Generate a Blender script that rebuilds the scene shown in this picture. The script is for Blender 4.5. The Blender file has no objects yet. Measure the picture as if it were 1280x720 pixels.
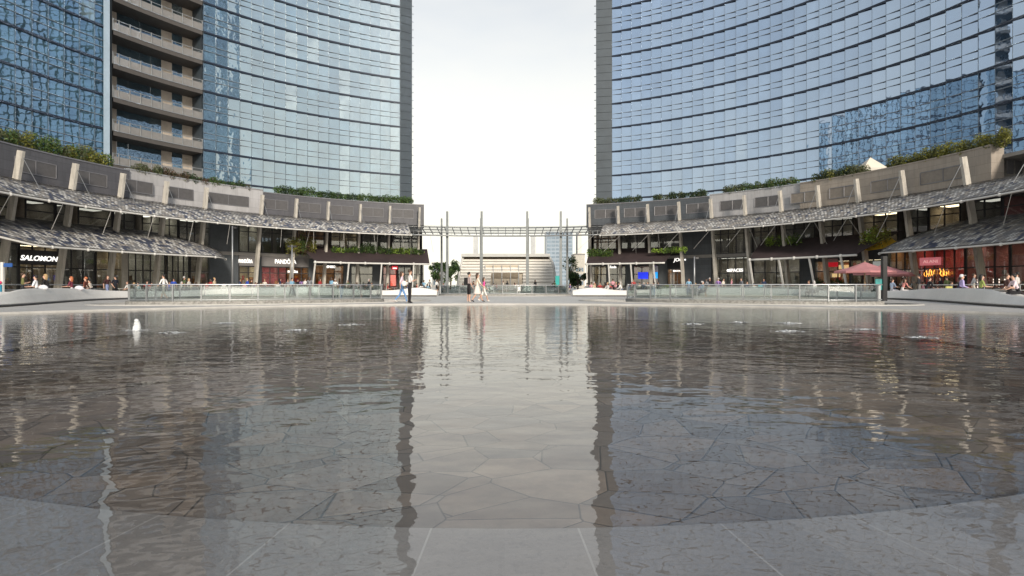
import bpy, math, random
from mathutils import Vector, Matrix
R_ = random.Random(11)
SC = bpy.context.scene
COL = SC.collection
PI = math.pi
rad = math.radians

# ------------------------------------------------------------------ camera, sky, sun, exposure
F = 725.0; CX = 631.0; HY = 357.5; H = 1.0
cam = bpy.data.cameras.new('camera')
cam.sensor_width = 36.0; cam.lens = 36.0 * F / 1280.0
cam.shift_x = (640 - CX) / 1280.0; cam.shift_y = (HY - 360) / 1280.0
cam.clip_start = 0.05; cam.clip_end = 6000
camo = bpy.data.objects.new('camera', cam); COL.objects.link(camo)
camo.location = (0, 0, H); camo.rotation_euler = (PI / 2, 0, 0)
SC.camera = camo
SUN_EL = rad(22); SUN_AZ = math.atan2(0.29, -0.957)      # clockwise from +Y
W = bpy.data.worlds.new('World'); SC.world = W; W.use_nodes = True
nt = W.node_tree; nt.nodes.clear()
wo = nt.nodes.new('ShaderNodeOutputWorld'); bg = nt.nodes.new('ShaderNodeBackground')
sky = nt.nodes.new('ShaderNodeTexSky'); sky.sky_type = 'NISHITA'; sky.sun_disc = False
sky.sun_elevation = SUN_EL; sky.sun_rotation = SUN_AZ
sky.air_density = 1.0; sky.dust_density = 1.0; sky.ozone_density = 1.5; sky.altitude = 100
# thin high haze veiling the blue, strongest towards the horizon
tc = nt.nodes.new('ShaderNodeTexCoord'); sx = nt.nodes.new('ShaderNodeSeparateXYZ')
nt.links.new(tc.outputs['Generated'], sx.inputs[0])
mr = nt.nodes.new('ShaderNodeMapRange'); mr.inputs[1].default_value = 0.0; mr.inputs[2].default_value = 0.7
mr.inputs[3].default_value = 1.0; mr.inputs[4].default_value = 0.25
nt.links.new(sx.outputs[2], mr.inputs[0])
cn = nt.nodes.new('ShaderNodeTexNoise'); cn.inputs['Scale'].default_value = 2.2; cn.inputs['Detail'].default_value = 5
mpn = nt.nodes.new('ShaderNodeMapping'); mpn.inputs['Scale'].default_value = (1, 1, 2.6)
nt.links.new(tc.outputs['Generated'], mpn.inputs[0]); nt.links.new(mpn.outputs[0], cn.inputs[0])
cm = nt.nodes.new('ShaderNodeMath'); cm.operation = 'MULTIPLY_ADD'
cm.inputs[1].default_value = 0.5; cm.inputs[2].default_value = -0.25
nt.links.new(cn.outputs['Fac'], cm.inputs[0])
ca = nt.nodes.new('ShaderNodeMath'); ca.operation = 'ADD'; ca.use_clamp = True
nt.links.new(mr.outputs[0], ca.inputs[0]); nt.links.new(cm.outputs[0], ca.inputs[1])
hz = nt.nodes.new('ShaderNodeMix'); hz.data_type = 'RGBA'
nt.links.new(ca.outputs[0], hz.inputs[0]); nt.links.new(sky.outputs[0], hz.inputs[6])
hz.inputs[7].default_value = (7.2, 6.75, 5.7, 1)
nt.links.new(hz.outputs[2], bg.inputs[0]); bg.inputs[1].default_value = 0.1
nt.links.new(bg.outputs[0], wo.inputs[0])
sl = bpy.data.lights.new('sun', 'SUN'); sl.energy = 2.0; sl.angle = rad(9); sl.color = (1.0, 0.9, 0.76)
so = bpy.data.objects.new('sun', sl); COL.objects.link(so)
sd = Vector((math.sin(SUN_AZ) * math.cos(SUN_EL), math.cos(SUN_AZ) * math.cos(SUN_EL), math.sin(SUN_EL)))
so.rotation_euler = sd.to_track_quat('Z', 'Y').to_euler()
SC.view_settings.view_transform = 'Standard'; SC.view_settings.look = 'None'
SC.view_settings.exposure = 0.84; SC.view_settings.gamma = 1.0; SC.view_settings.use_curve_mapping = False
SC.render.engine = 'CYCLES'
SC.cycles.max_bounces = 8; SC.cycles.transparent_max_bounces = 24

# ------------------------------------------------------------------ helpers
def lin(h):
    h = h.lstrip('#')
    o = []
    for i in (0, 2, 4):
        c = int(h[i:i + 2], 16) / 255.0
        o.append(c / 12.92 if c <= 0.04045 else ((c + 0.055) / 1.055) ** 2.4)
    return tuple(o)

class NT:
    """small node helper"""
    def __init__(s, m):
        m.use_nodes = True; s.t = m.node_tree; s.t.nodes.clear()
        s.out = s.n('OutputMaterial')
    def n(s, typ, **kw):
        nd = s.t.nodes.new('ShaderNode' + typ)
        for k, v in kw.items():
            setattr(nd, k, v)
        return nd
    def l(s, a, b): s.t.links.new(a, b)
    def math(s, op, a, b=None, clamp=False):
        nd = s.n('Math', operation=op, use_clamp=clamp)
        for i, x in enumerate((a, b)):
            if x is None: continue
            if isinstance(x, (int, float)): nd.inputs[i].default_value = x
            else: s.l(x, nd.inputs[i])
        return nd.outputs[0]
    def mix(s, fac, a, b):
        nd = s.n('Mix', data_type='RGBA')
        for i, x in ((0, fac), (6, a), (7, b)):
            if isinstance(x, (int, float)): nd.inputs[i].default_value = x
            elif isinstance(x, tuple): nd.inputs[i].default_value = (x + (1,))[:4]
            else: s.l(x, nd.inputs[i])
        return nd.outputs[2]
    def noise(s, vec, scale, detail=3, rough=0.55):
        nd = s.n('TexNoise'); nd.inputs['Scale'].default_value = scale
        nd.inputs['Detail'].default_value = detail; nd.inputs['Roughness'].default_value = rough
        if vec is not None: s.l(vec, nd.inputs['Vector'])
        return nd.outputs['Fac']
    def ramp(s, fac, a, b, lo=0.0, hi=1.0):
        nd = s.n('MapRange'); nd.inputs[1].default_value = a; nd.inputs[2].default_value = b
        nd.inputs[3].default_value = lo; nd.inputs[4].default_value = hi
        s.l(fac, nd.inputs[0]); return nd.outputs[0]

MATS = {}
def mat(name, col, rough=0.6, metal=0.0, var=0.15, scale=1.5, bump=0.0, bscale=20, emit=0.0, spec=0.5, facevar=0.0, streak=0.0):
    """plain procedural surface: colour broken by two noises, optional bump, emission for lamps, signs, screens and added room fill"""
    if name in MATS: return MATS[name]
    m = bpy.data.materials.new(name); t = NT(m)
    p = t.n('BsdfPrincipled'); g = t.n('NewGeometry')
    if isinstance(col, str): col = lin(col)
    pos = g.outputs['Position']
    f1 = t.noise(pos, scale, 4); f2 = t.noise(pos, scale * 9, 2)
    f = t.math('ADD', t.math('MULTIPLY', f1, 0.65), t.math('MULTIPLY', f2, 0.35))
    a = tuple(c * (1 - var * 1.6) for c in col); b = tuple(min(1, c * (1 + var * 1.6)) for c in col)
    c = t.mix(t.ramp(f, 0.25, 0.75), a, b)
    if streak:
        mp = t.n('Mapping'); t.l(pos, mp.inputs[0]); mp.inputs['Scale'].default_value = (5, 5, .35)
        c = t.mix(t.ramp(t.noise(mp.outputs[0], 1.0, 5, .65), .45, .75, 0, streak), c, tuple(x * .45 for x in col))
    if facevar:
        at = t.n('Attribute', attribute_name='var')
        c = t.mix(t.math('MULTIPLY', at.outputs['Fac'], facevar), c, tuple(x * 0.25 for x in col))
    t.l(c, p.inputs['Base Color'])
    p.inputs['Roughness'].default_value = rough; p.inputs['Metallic'].default_value = metal
    p.inputs['Specular IOR Level'].default_value = spec
    if bump:
        bn = t.n('Bump'); bn.inputs['Strength'].default_value = bump; bn.inputs['Distance'].default_value = 0.02
        t.l(t.noise(pos, bscale, 4), bn.inputs['Height']); t.l(bn.outputs[0], p.inputs['Normal'])
    if emit:
        p.inputs['Emission Color'].default_value = tuple(col) + (1,); p.inputs['Emission Strength'].default_value = emit
    t.l(p.outputs[0], t.out.inputs[0]); MATS[name] = m
    return m

class MB:
    def __init__(s): s.v = []; s.f = []; s.m = []; s.a = []
    def add(s, vs, fs, mi=0, var=None):
        o = len(s.v); s.v += [tuple(v) for v in vs]
        for f in fs:
            s.f.append(tuple(i + o for i in f)); s.m.append(mi)
            s.a.append(R_.random() if var is None else var)
        return s
    def quad(s, a, b, c, d, mi=0, var=None): return s.add((a, b, c, d), ((0, 1, 2, 3),), mi, var)
    def hexa(s, lo, hi, mi=0, var=None):
        return s.add(list(lo) + list(hi), ((3, 2, 1, 0), (4, 5, 6, 7), (0, 1, 5, 4), (1, 2, 6, 5), (2, 3, 7, 6), (3, 0, 4, 7)), mi, var)
    def box(s, x0, x1, y0, y1, z0, z1, mi=0, var=None):
        return s.hexa(((x0, y0, z0), (x1, y0, z0), (x1, y1, z0), (x0, y1, z0)), ((x0, y0, z1), (x1, y0, z1), (x1, y1, z1), (x0, y1, z1)), mi, var)
    def beam(s, p, q, w, h, mi=0, up=(0, 0, 1), w2=None, h2=None):
        p = Vector(p); q = Vector(q); d = (q - p).normalized(); u = Vector(up)
        if abs(d.dot(u)) > 0.98: u = Vector((0, 1, 0))
        a = d.cross(u).normalized(); b = a.cross(d).normalized()
        w2 = w if w2 is None else w2; h2 = h if h2 is None else h2
        def ring(c, ww, hh): return [c - a * ww / 2 - b * hh / 2, c + a * ww / 2 - b * hh / 2, c + a * ww / 2 + b * hh / 2, c - a * ww / 2 + b * hh / 2]
        return s.hexa(ring(p, w, h), ring(q, w2, h2), mi)
    def tube(s, pts, r, n=8, mi=0, closed=False):
        pts = [Vector(p) for p in pts]; N = len(pts); o = len(s.v)
        rs = r if isinstance(r, (list, tuple)) else [r] * N
        for i, p in enumerate(pts):
            if closed: d = pts[(i + 1) % N] - pts[i - 1]
            else: d = pts[min(i + 1, N - 1)] - pts[max(i - 1, 0)]
            d.normalize(); u = Vector((0, 0, 1))
            if abs(d.z) > 0.95: u = Vector((0, 1, 0))
            a = d.cross(u).normalized(); b = a.cross(d).normalized()
            for k in range(n):
                t = 2 * PI * k / n; s.v.append(tuple(p + a * math.cos(t) * rs[i] + b * math.sin(t) * rs[i]))
        M = N if closed else N - 1
        for i in range(M):
            j = (i + 1) % N
            for k in range(n):
                l = (k + 1) % n
                s.f.append((o + i * n + k, o + i * n + l, o + j * n + l, o + j * n + k)); s.m.append(mi); s.a.append(0.5)
        if not closed:
            s.f.append(tuple(o + k for k in range(n))[::-1]); s.m.append(mi); s.a.append(0.5)
            s.f.append(tuple(o + (N - 1) * n + k for k in range(n))); s.m.append(mi); s.a.append(0.5)
        return s
    def ball(s, c, rx, ry, rz, nu=12, nv=8, mi=0, jit=0.0):
        vs = []; fs = []
        for j in range(nv + 1):
            th = PI * j / nv
            for i in range(nu):
                ph = 2 * PI * i / nu; k = 1 + (R_.uniform(-jit, jit) if jit else 0)
                vs.append((c[0] + rx * k * math.sin(th) * math.cos(ph), c[1] + ry * k * math.sin(th) * math.sin(ph), c[2] + rz * k * math.cos(th)))
        for j in range(nv):
            for i in range(nu):
                fs.append((j * nu + i, (j + 1) * nu + i, (j + 1) * nu + (i + 1) % nu, j * nu + (i + 1) % nu))
        return s.add(vs, fs, mi, 0.5)
    def mesh(s, name, mats, off=(0, 0, 0), smooth=False):
        me = bpy.data.meshes.new(name)
        me.from_pydata([(v[0] - off[0], v[1] - off[1], v[2] - off[2]) for v in s.v], [], s.f)
        for m in mats: me.materials.append(m)
        me.polygons.foreach_set('material_index', s.m)
        at = me.attributes.new('var', 'FLOAT', 'FACE'); at.data.foreach_set('value', s.a)
        if smooth: me.polygons.foreach_set('use_smooth', [True] * len(s.f))
        me.update(); return me
    def build(s, name, mats, parent=None, loc=None, smooth=False):
        if not isinstance(mats, (list, tuple)): mats = [mats]
        off = loc if loc is not None else (0, 0, 0)
        if parent is not None:
            p = parent; off = Vector((0, 0, 0))
            while p is not None: off = off + p.location; p = p.parent
        o = bpy.data.objects.new(name, s.mesh(name, mats, off, smooth)); COL.objects.link(o)
        if parent is not None: o.parent = parent
        elif loc is not None: o.location = loc
        return o

def tag(o, label=None, cat=None, group=None, kind=None):
    if label: o['label'] = label
    if cat: o['category'] = cat
    if group: o['group'] = group
    if kind: o['kind'] = kind
    return o
def thing(name, label, cat, loc=(0, 0, 0), group=None):
    o = bpy.data.objects.new(name, None); COL.objects.link(o); o.location = loc; o.empty_display_size = 0.3
    return tag(o, label, cat, group)
def dup(o, parent=None):
    c = o.copy(); COL.objects.link(c)
    if parent is not None: c.parent = parent
    for ch in list(o.children): dup(ch, c)
    return c

CY = 43.0                                     # centre of the round plaza
def rp(phi, r, z=0.0):
    a = rad(phi); return Vector((r * math.sin(a), CY + r * math.cos(a), z))
def ph(px, r):
    """plan angle of the circle of radius r seen at image column px"""
    k = (px - CX) / F; A = 1 + k * k; y = (2 * CY + math.sqrt(max(0, 4 * CY * CY - 4 * A * (CY * CY - r * r)))) / (2 * A)
    return math.degrees(math.atan2(k * y, y - CY))
def gp(px, D, z=0.0): return Vector(((px - CX) / F * D, D, z))
def arc(mb, p0, p1, r0, r1, z0, z1, mi=0, step=2.0):
    n = max(1, int(math.ceil(abs(p1 - p0) / step)))
    for i in range(n):
        a = p0 + (p1 - p0) * i / n; b = p0 + (p1 - p0) * (i + 1) / n
        lo = (rp(a, r0, z0), rp(b, r0, z0), rp(b, r1, z0), rp(a, r1, z0)); hi = (rp(a, r0, z1), rp(b, r0, z1), rp(b, r1, z1), rp(a, r1, z1))
        o = len(mb.v); mb.v += [tuple(v) for v in lo + hi]
        fs = [(3, 2, 1, 0), (4, 5, 6, 7), (0, 1, 5, 4), (2, 3, 7, 6)]
        if i == 0: fs.append((3, 0, 4, 7))
        if i == n - 1: fs.append((1, 2, 6, 5))
        for f in fs: mb.f.append(tuple(k + o for k in f)); mb.m.append(mi); mb.a.append(0.5)
    return mb

# ------------------------------------------------------------------ materials
def glass_tower_mat(name, base, pale, tint, lo, hi, wav):
    m = bpy.data.materials.new(name); t = NT(m)
    g = t.n('NewGeometry'); at = t.n('Attribute', attribute_name='var')
    v = at.outputs['Fac']
    c = t.mix(t.ramp(v, 0.0, 0.8), base, tuple(x * 1.9 for x in base))
    c = t.mix(t.ramp(v, 0.86, 0.9), c, pale)
    n1 = t.noise(g.outputs['Position'], 0.35, 5, 0.65)
    c = t.mix(t.ramp(n1, 0.35, 0.7), c, tuple(x * 0.45 for x in base))
    d = t.n('BsdfDiffuse'); t.l(c, d.inputs[0])
    gl = t.n('BsdfGlossy'); gl.inputs['Roughness'].default_value = 0.015; t.l(t.mix(t.math('FRACT', t.math('MULTIPLY', v, 7.3)), tuple(x * y for x, y in zip(tint, (.89, .92, .94))), tuple(min(1, x * y) for x, y in zip(tint, (1.04, 1.05, 1.04)))), gl.inputs[0])
    bn = t.n('Bump'); bn.inputs['Strength'].default_value = 1.0; bn.inputs['Distance'].default_value = 1.0
    nz = t.noise(g.outputs['Position'], 0.8, 2, 0.5)
    t.l(t.math('MULTIPLY', nz, wav), bn.inputs['Height']); t.l(bn.outputs[0], gl.inputs['Normal'])
    lw = t.n('LayerWeight'); lw.inputs[0].default_value = 0.35
    fac = t.ramp(lw.outputs['Facing'], 0.0, 1.0, lo, hi)
    mx = t.n('MixShader'); t.l(fac, mx.inputs[0]); t.l(d.outputs[0], mx.inputs[1]); t.l(gl.outputs[0], mx.inputs[2])
    t.l(mx.outputs[0], t.out.inputs[0]); return m
M_glassL = glass_tower_mat('curtain_glass_teal', (0.042, 0.085, 0.115), (0.26, 0.32, 0.33), (0.75, 0.86, 0.96), 0.42, 0.85, 0.028)
M_glassW = glass_tower_mat('wing_glass_blue', (0.048, 0.095, 0.125), (0.25, 0.34, 0.36), (0.56, 0.73, 0.90), 0.40, 0.82, 0.003)
M_glassR = glass_tower_mat('curtain_glass_blue', (0.045, 0.075, 0.12), (0.16, 0.2, 0.22), (0.58, 0.72, 0.95), 0.54, 0.92, 0.004)

def clear_glass(name, tint, gloss, rough=0.02):
    m = bpy.data.materials.new(name); t = NT(m)
    tr = t.n('BsdfTransparent'); tr.inputs[0].default_value = tint + (1,)
    gl = t.n('BsdfGlossy'); gl.inputs['Roughness'].default_value = rough
    g = t.n('NewGeometry'); fr = t.n('Fresnel'); t.l(t.ramp(g.outputs['Backfacing'], 0, 1, 1.45, 1 / 1.45), fr.inputs[0])
    f = t.math('ADD', fr.outputs[0], gloss, clamp=True)
    mx = t.n('MixShader'); t.l(f, mx.inputs[0]); t.l(tr.outputs[0], mx.inputs[1]); t.l(gl.outputs[0], mx.inputs[2])
    t.l(mx.outputs[0], t.out.inputs[0]); return m
M_shopglass = clear_glass('shop_glass', (0.80, 0.83, 0.82), 0.11)
M_railglass = clear_glass('railing_glass', (0.84, 0.88, 0.875), 0.16)
def frosted():
    m = bpy.data.materials.new('pergola_glass'); t = NT(m)
    p = t.n('BsdfPrincipled'); p.inputs['Base Color'].default_value = (0.20, 0.21, 0.218, 1); p.inputs['Roughness'].default_value = 0.4
    tl = t.n('BsdfTranslucent'); tl.inputs[0].default_value = (0.30, 0.31, 0.32, 1)
    mx = t.n('MixShader'); mx.inputs[0].default_value = 0.22
    t.l(p.outputs[0], mx.inputs[1]); t.l(tl.outputs[0], mx.inputs[2]); t.l(mx.outputs[0], t.out.inputs[0]); return m
M_frost = frosted()

M_steel = mat('galvanised_steel', (0.34, 0.35, 0.36), 0.4, 0.6, 0.12, 2)
M_white = mat('white_painted_metal', (0.62, 0.61, 0.58), 0.45, 0, 0.08, 3)
M_conc = mat('pale_concrete', (0.50, 0.47, 0.42), 0.75, 0, 0.14, 1.2, 0.3, 30, streak=.7)
M_dark = mat('dark_bronze_metal', (0.045, 0.045, 0.05), 0.45, 0.2, 0.2, 2)
M_pier = mat('slate_blue_cladding', (0.05, 0.066, 0.082), 0.4, 0.1, 0.14, 0.7)
M_dkgrey = mat('dark_grey_cladding', (0.17, 0.17, 0.185), 0.38, 0.15, 0.14, 0.6)
M_silver = mat('silver_cladding', (0.36, 0.36, 0.37), 0.35, 0.35, 0.10, 0.5)
M_slate = mat('slate_cladding', (0.075, 0.085, 0.095), 0.5, 0, 0.2, 0.8)
M_louvre = mat('louvre_grey', (0.085, 0.082, 0.085), 0.6, 0, 0.15, 3)
M_black = mat('black_paint', (0.012, 0.012, 0.014), 0.4, 0, 0.1, 3)
M_alum = mat('aluminium', (0.55, 0.56, 0.57), 0.35, 0.7, 0.08, 3)
M_soffit = mat('soffit_grey', (0.24, 0.23, 0.22), 0.8, 0, 0.15, 1)
M_sign = mat('lit_sign_white', (1.0, 0.97, 0.92), 0.5, 0, 0.0, 1, emit=0.75)
M_fabric = mat('brown_black_awning_cloth', (0.045, 0.030, 0.032), 0.85, 0, 0.3, 0.5, 0.3, 6)

def stone_panels(name, col, w, h, mortar, var):
    m = bpy.data.materials.new(name); t = NT(m); p = t.n('BsdfPrincipled'); g = t.n('NewGeometry')
    # coordinates: run round the plaza (angle x radius) and height
    sp = t.n('SeparateXYZ'); t.l(g.outputs['Position'], sp.inputs[0])
    an = t.math('ARCTAN2', sp.outputs[0], t.math('SUBTRACT', sp.outputs[1], CY))
    u = t.math('MULTIPLY', an, 40.5)
    cb = t.n('CombineXYZ'); t.l(u, cb.inputs[0]); t.l(sp.outputs[2], cb.inputs[1])
    b = t.n('TexBrick'); b.inputs['Scale'].default_value = 1.0; b.inputs['Brick Width'].default_value = w; b.inputs['Row Height'].default_value = h
    b.inputs['Mortar Size'].default_value = 0.012; b.inputs['Color1'].default_value = tuple(c * (1 - var) for c in col) + (1,)
    b.inputs['Color2'].default_value = tuple(c * (1 + var) for c in col) + (1,); b.inputs['Mortar'].default_value = tuple(c * mortar for c in col) + (1,)
    t.l(cb.outputs[0], b.inputs['Vector'])
    n = t.noise(g.outputs['Position'], 1.3, 5, 0.6)
    c = t.mix(t.ramp(n, 0.3, 0.75, 0.0, 0.35), b.outputs[0], tuple(x * 0.6 for x in col))
    mp = t.n('Mapping'); t.l(g.outputs['Position'], mp.inputs[0]); mp.inputs['Scale'].default_value = (3, 3, .25)
    c = t.mix(t.ramp(t.noise(mp.outputs[0], 1.0, 5, .65), .45, .78, 0, .5), c, tuple(x * .5 for x in col))
    t.l(c, p.inputs['Base Color']); p.inputs['Roughness'].default_value = 0.55
    t.l(p.outputs[0], t.out.inputs[0]); return m
M_beige = stone_panels('beige_stone_panels', (0.34, 0.295, 0.25), 2.6, 0.8, 0.55, 0.07)
M_slatep = stone_panels('slate_panels', (0.075, 0.085, 0.098), 2.2, 0.55, 0.5, 0.12)
M_dkpanel = stone_panels('dark_grey_panels', (0.09, 0.09, 0.102), 3.2, 0.8, 0.5, 0.08)
M_silvp = stone_panels('silver_panels', (0.40, 0.395, 0.405), 3.0, 1.05, 0.6, 0.06)

# ------------------------------------------------------------------ the ground, pool and water
PC = 10.6; PR = 20.3; PI_R = 8.15            # pool centre (y), outer radius, radius of the crazy paving
def polar(name, r0, r1, z, m, cy=PC, n=160, rings=1):
    mb = MB()
    for j in range(rings):
        a0 = r0 + (r1 - r0) * j / rings; a1 = r0 + (r1 - r0) * (j + 1) / rings
        for i in range(n):
            s = 2 * PI * i / n; e = 2 * PI * (i + 1) / n
            q = lambda r, a: (r * math.sin(a), cy + r * math.cos(a), z)
            if a0 == 0: mb.add((q(0, 0), q(a1, e), q(a1, s)), ((0, 1, 2),), 0, 0.5)
            else: mb.quad(q(a0, s), q(a0, e), q(a1, e), q(a1, s), 0, 0.5)
    o = mb.build(name, m); return tag(o, kind='structure')

def paving_mat():
    m = bpy.data.materials.new('plaza_paving'); t = NT(m); p = t.n('BsdfPrincipled'); g = t.n('NewGeometry')
    b = t.n('TexBrick'); b.inputs['Scale'].default_value = 1.0; b.inputs['Brick Width'].default_value = 1.2; b.inputs['Row Height'].default_value = 0.6
    b.inputs['Mortar Size'].default_value = 0.008
    b.inputs['Color1'].default_value = (0.47, 0.455, 0.435, 1); b.inputs['Color2'].default_value = (0.53, 0.515, 0.49, 1); b.inputs['Mortar'].default_value = (0.2, 0.2, 0.2, 1)
    t.l(g.outputs['Position'], b.inputs['Vector'])
    n = t.noise(g.outputs['Position'], 0.5, 6, 0.62)
    c = t.mix(t.ramp(n, 0.35, 0.7, 0, 0.4), b.outputs[0], (0.24, 0.235, 0.23))
    t.l(c, p.inputs['Base Color']); p.inputs['Roughness'].default_value = 0.5
    t.l(p.outputs[0], t.out.inputs[0]); return m
M_pave = paving_mat()
polar('plaza_paving', PR + 0.35, 900, 0.05, M_pave)
mb = MB()
for i in range(160):                          # stone rim of the pool
    s = 2 * PI * i / 160; e = 2 * PI * (i + 1) / 160
    q = lambda r, a, z: (r * math.sin(a), PC + r * math.cos(a), z)
    mb.quad(q(PR, s, 0.075), q(PR, e, 0.075), q(PR + 0.4, e, 0.075), q(PR + 0.4, s, 0.075))
    mb.quad(q(PR, s, -0.2), q(PR, e, -0.2), q(PR, e, 0.075), q(PR, s, 0.075))
    mb.quad(q(PR + 0.4, s, 0.075), q(PR + 0.4, e, 0.075), q(PR + 0.4, e, 0.0), q(PR + 0.4, s, 0.0))
tag(mb.build('pool_rim', mat('rim_stone', (0.44, 0.43, 0.41), 0.5, 0, 0.12, 1.5)), kind='structure')

def ring_slab_mat():
    m = bpy.data.materials.new('pool_slabs'); t = NT(m); p = t.n('BsdfPrincipled'); g = t.n('NewGeometry')
    sp = t.n('SeparateXYZ'); t.l(g.outputs['Position'], sp.inputs[0])
    yy = t.math('SUBTRACT', sp.outputs[1], PC); an = t.math('ARCTAN2', sp.outputs[0], t.math('MULTIPLY', yy, -1))
    k = t.math('ADD', t.math('MULTIPLY', an, 180 / PI / 4.37), 100.0)
    fr = t.math('FRACT', k); cell = t.math('FLOOR', k)
    e = t.math('ABSOLUTE', t.math('SUBTRACT', fr, 0.5))
    rr = t.math('SQRT', t.math('ADD', t.math('MULTIPLY', sp.outputs[0], sp.outputs[0]), t.math('MULTIPLY', yy, yy)))
    wj = t.math('DIVIDE', 0.055, rr)          # joint width stays even along the joint
    joint = t.math('LESS_THAN', e, wj)
    wn = t.n('TexWhiteNoise', noise_dimensions='1D'); t.l(cell, wn.inputs['W'])
    base = t.mix(wn.outputs[0], (0.265, 0.248, 0.232), (0.335, 0.315, 0.296))
    n1 = t.noise(g.outputs['Position'], 1.1, 6, 0.65); n2 = t.noise(g.outputs['Position'], 34, 4, 0.7); n3 = t.noise(g.outputs['Position'], 160, 2)
    base = t.mix(t.ramp(n1, 0.35, 0.72, 0, 0.45), base, (0.17, 0.16, 0.152))
    base = t.mix(t.ramp(n2, 0.5, 0.72, 0, 0.5), base, (0.15, 0.145, 0.14))
    base = t.mix(t.ramp(n3, 0.55, 0.75, 0, 0.5), base, (0.33, 0.32, 0.31))
    base = t.mix(t.math('MULTIPLY', joint, t.ramp(n1, 0.25, 0.6, 0.2, 0.75)), base, (0.44, 0.43, 0.41))
    t.l(base, p.inputs['Base Color']); p.inputs['Roughness'].default_value = 0.55
    bn = t.n('Bump'); bn.inputs['Strength'].default_value = 0.4; bn.inputs['Distance'].default_value = 0.01
    t.l(n2, bn.inputs['Height']); t.l(bn.outputs[0], p.inputs['Normal'])
    t.l(p.outputs[0], t.out.inputs[0]); return m
def crazy_mat():
    m = bpy.data.materials.new('crazy_paving'); t = NT(m); p = t.n('BsdfPrincipled'); g = t.n('NewGeometry')
    dn = t.n('TexNoise'); dn.inputs['Scale'].default_value = 0.7; dn.inputs['Detail'].default_value = 1
    t.l(g.outputs['Position'], dn.inputs['Vector'])
    ad = t.n('VectorMath', operation='MULTIPLY_ADD'); t.l(dn.outputs['Color'], ad.inputs[0]); ad.inputs[1].default_value = (0.5, 0.5, 0)
    mpg = t.n('Mapping'); t.l(g.outputs['Position'], mpg.inputs[0]); mpg.inputs['Scale'].default_value = (2.3, 3.0, 0); mpg.inputs['Rotation'].default_value = (0, 0, 0.5)
    t.l(mpg.outputs[0], ad.inputs[2])
    def vor(feature, rot, sc):
        m2 = t.n('Mapping'); t.l(ad.outputs[0], m2.inputs[0]); m2.inputs['Rotation'].default_value = (0, 0, rot); m2.inputs['Scale'].default_value = (sc, sc * 0.8, 0)
        v = t.n('TexVoronoi', voronoi_dimensions='2D', feature=feature); t.l(m2.outputs[0], v.inputs['Vector']); v.inputs['Scale'].default_value = 1.0; return v
    v1 = vor('DISTANCE_TO_EDGE', 0, 1.0); v2 = vor('F1', 0, 1.0); w1 = vor('DISTANCE_TO_EDGE', 0.9, 0.72); w2 = vor('F1', 0.9, 0.72)
    # some stones are split once more by a second, larger pattern: triangles and slivers
    sc_ = t.n('SeparateColor'); t.l(v2.outputs['Color'], sc_.inputs[0]); msk = t.math('GREATER_THAN', sc_.outputs[0], 0.45)
    edge = t.math('MINIMUM', v1.outputs['Distance'], t.math('ADD', w1.outputs['Distance'], t.math('MULTIPLY', t.math('SUBTRACT', 1, msk), 9)))
    cid = t.n('VectorMath', operation='MULTIPLY_ADD'); t.l(w2.outputs['Color'], cid.inputs[0]); t.l(msk, cid.inputs[1]); t.l(v2.outputs['Color'], cid.inputs[2])
    wn = t.n('TexWhiteNoise', noise_dimensions='3D'); t.l(cid.outputs[0], wn.inputs['Vector'])
    c = t.mix(wn.outputs[0], (0.135, 0.104, 0.080), (0.30, 0.235, 0.18))
    wn2 = t.n('SeparateColor'); t.l(wn.outputs['Color'], wn2.inputs[0])
    c = t.mix(t.math('MULTIPLY', wn2.outputs[2], 0.5), c, (0.14, 0.14, 0.14))
    n = t.noise(g.outputs['Position'], 7, 6, 0.7); c = t.mix(t.ramp(n, 0.35, 0.7, 0, 0.5), c, (0.08, 0.072, 0.064))
    c = t.mix(t.ramp(edge, 0.004, 0.013), (0.04, 0.036, 0.032), c)
    t.l(c, p.inputs['Base Color']); p.inputs['Roughness'].default_value = 0.7
    bn = t.n('Bump'); bn.inputs['Strength'].default_value = 0.35; bn.inputs['Distance'].default_value = 0.012
    t.l(t.ramp(edge, 0.0, 0.02), bn.inputs['Height']); t.l(bn.outputs[0], p.inputs['Normal'])
    t.l(p.outputs[0], t.out.inputs[0]); return m
polar('pool_slabs', PI_R, PR + 0.05, -0.025, ring_slab_mat(), rings=3)
polar('pool_floor', 0, PI_R + 0.03, -0.085, crazy_mat())
mb = MB()
for i in range(160):
    s = 2 * PI * i / 160; e = 2 * PI * (i + 1) / 160
    q = lambda r, a, z: (r * math.sin(a), PC + r * math.cos(a), z)
    mb.quad(q(PI_R, s, -0.09), q(PI_R, e, -0.09), q(PI_R, e, -0.025), q(PI_R, s, -0.025))
tag(mb.build('pool_step', mat('step_stone', (0.06, 0.055, 0.05), 0.7)), kind='structure')

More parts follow.
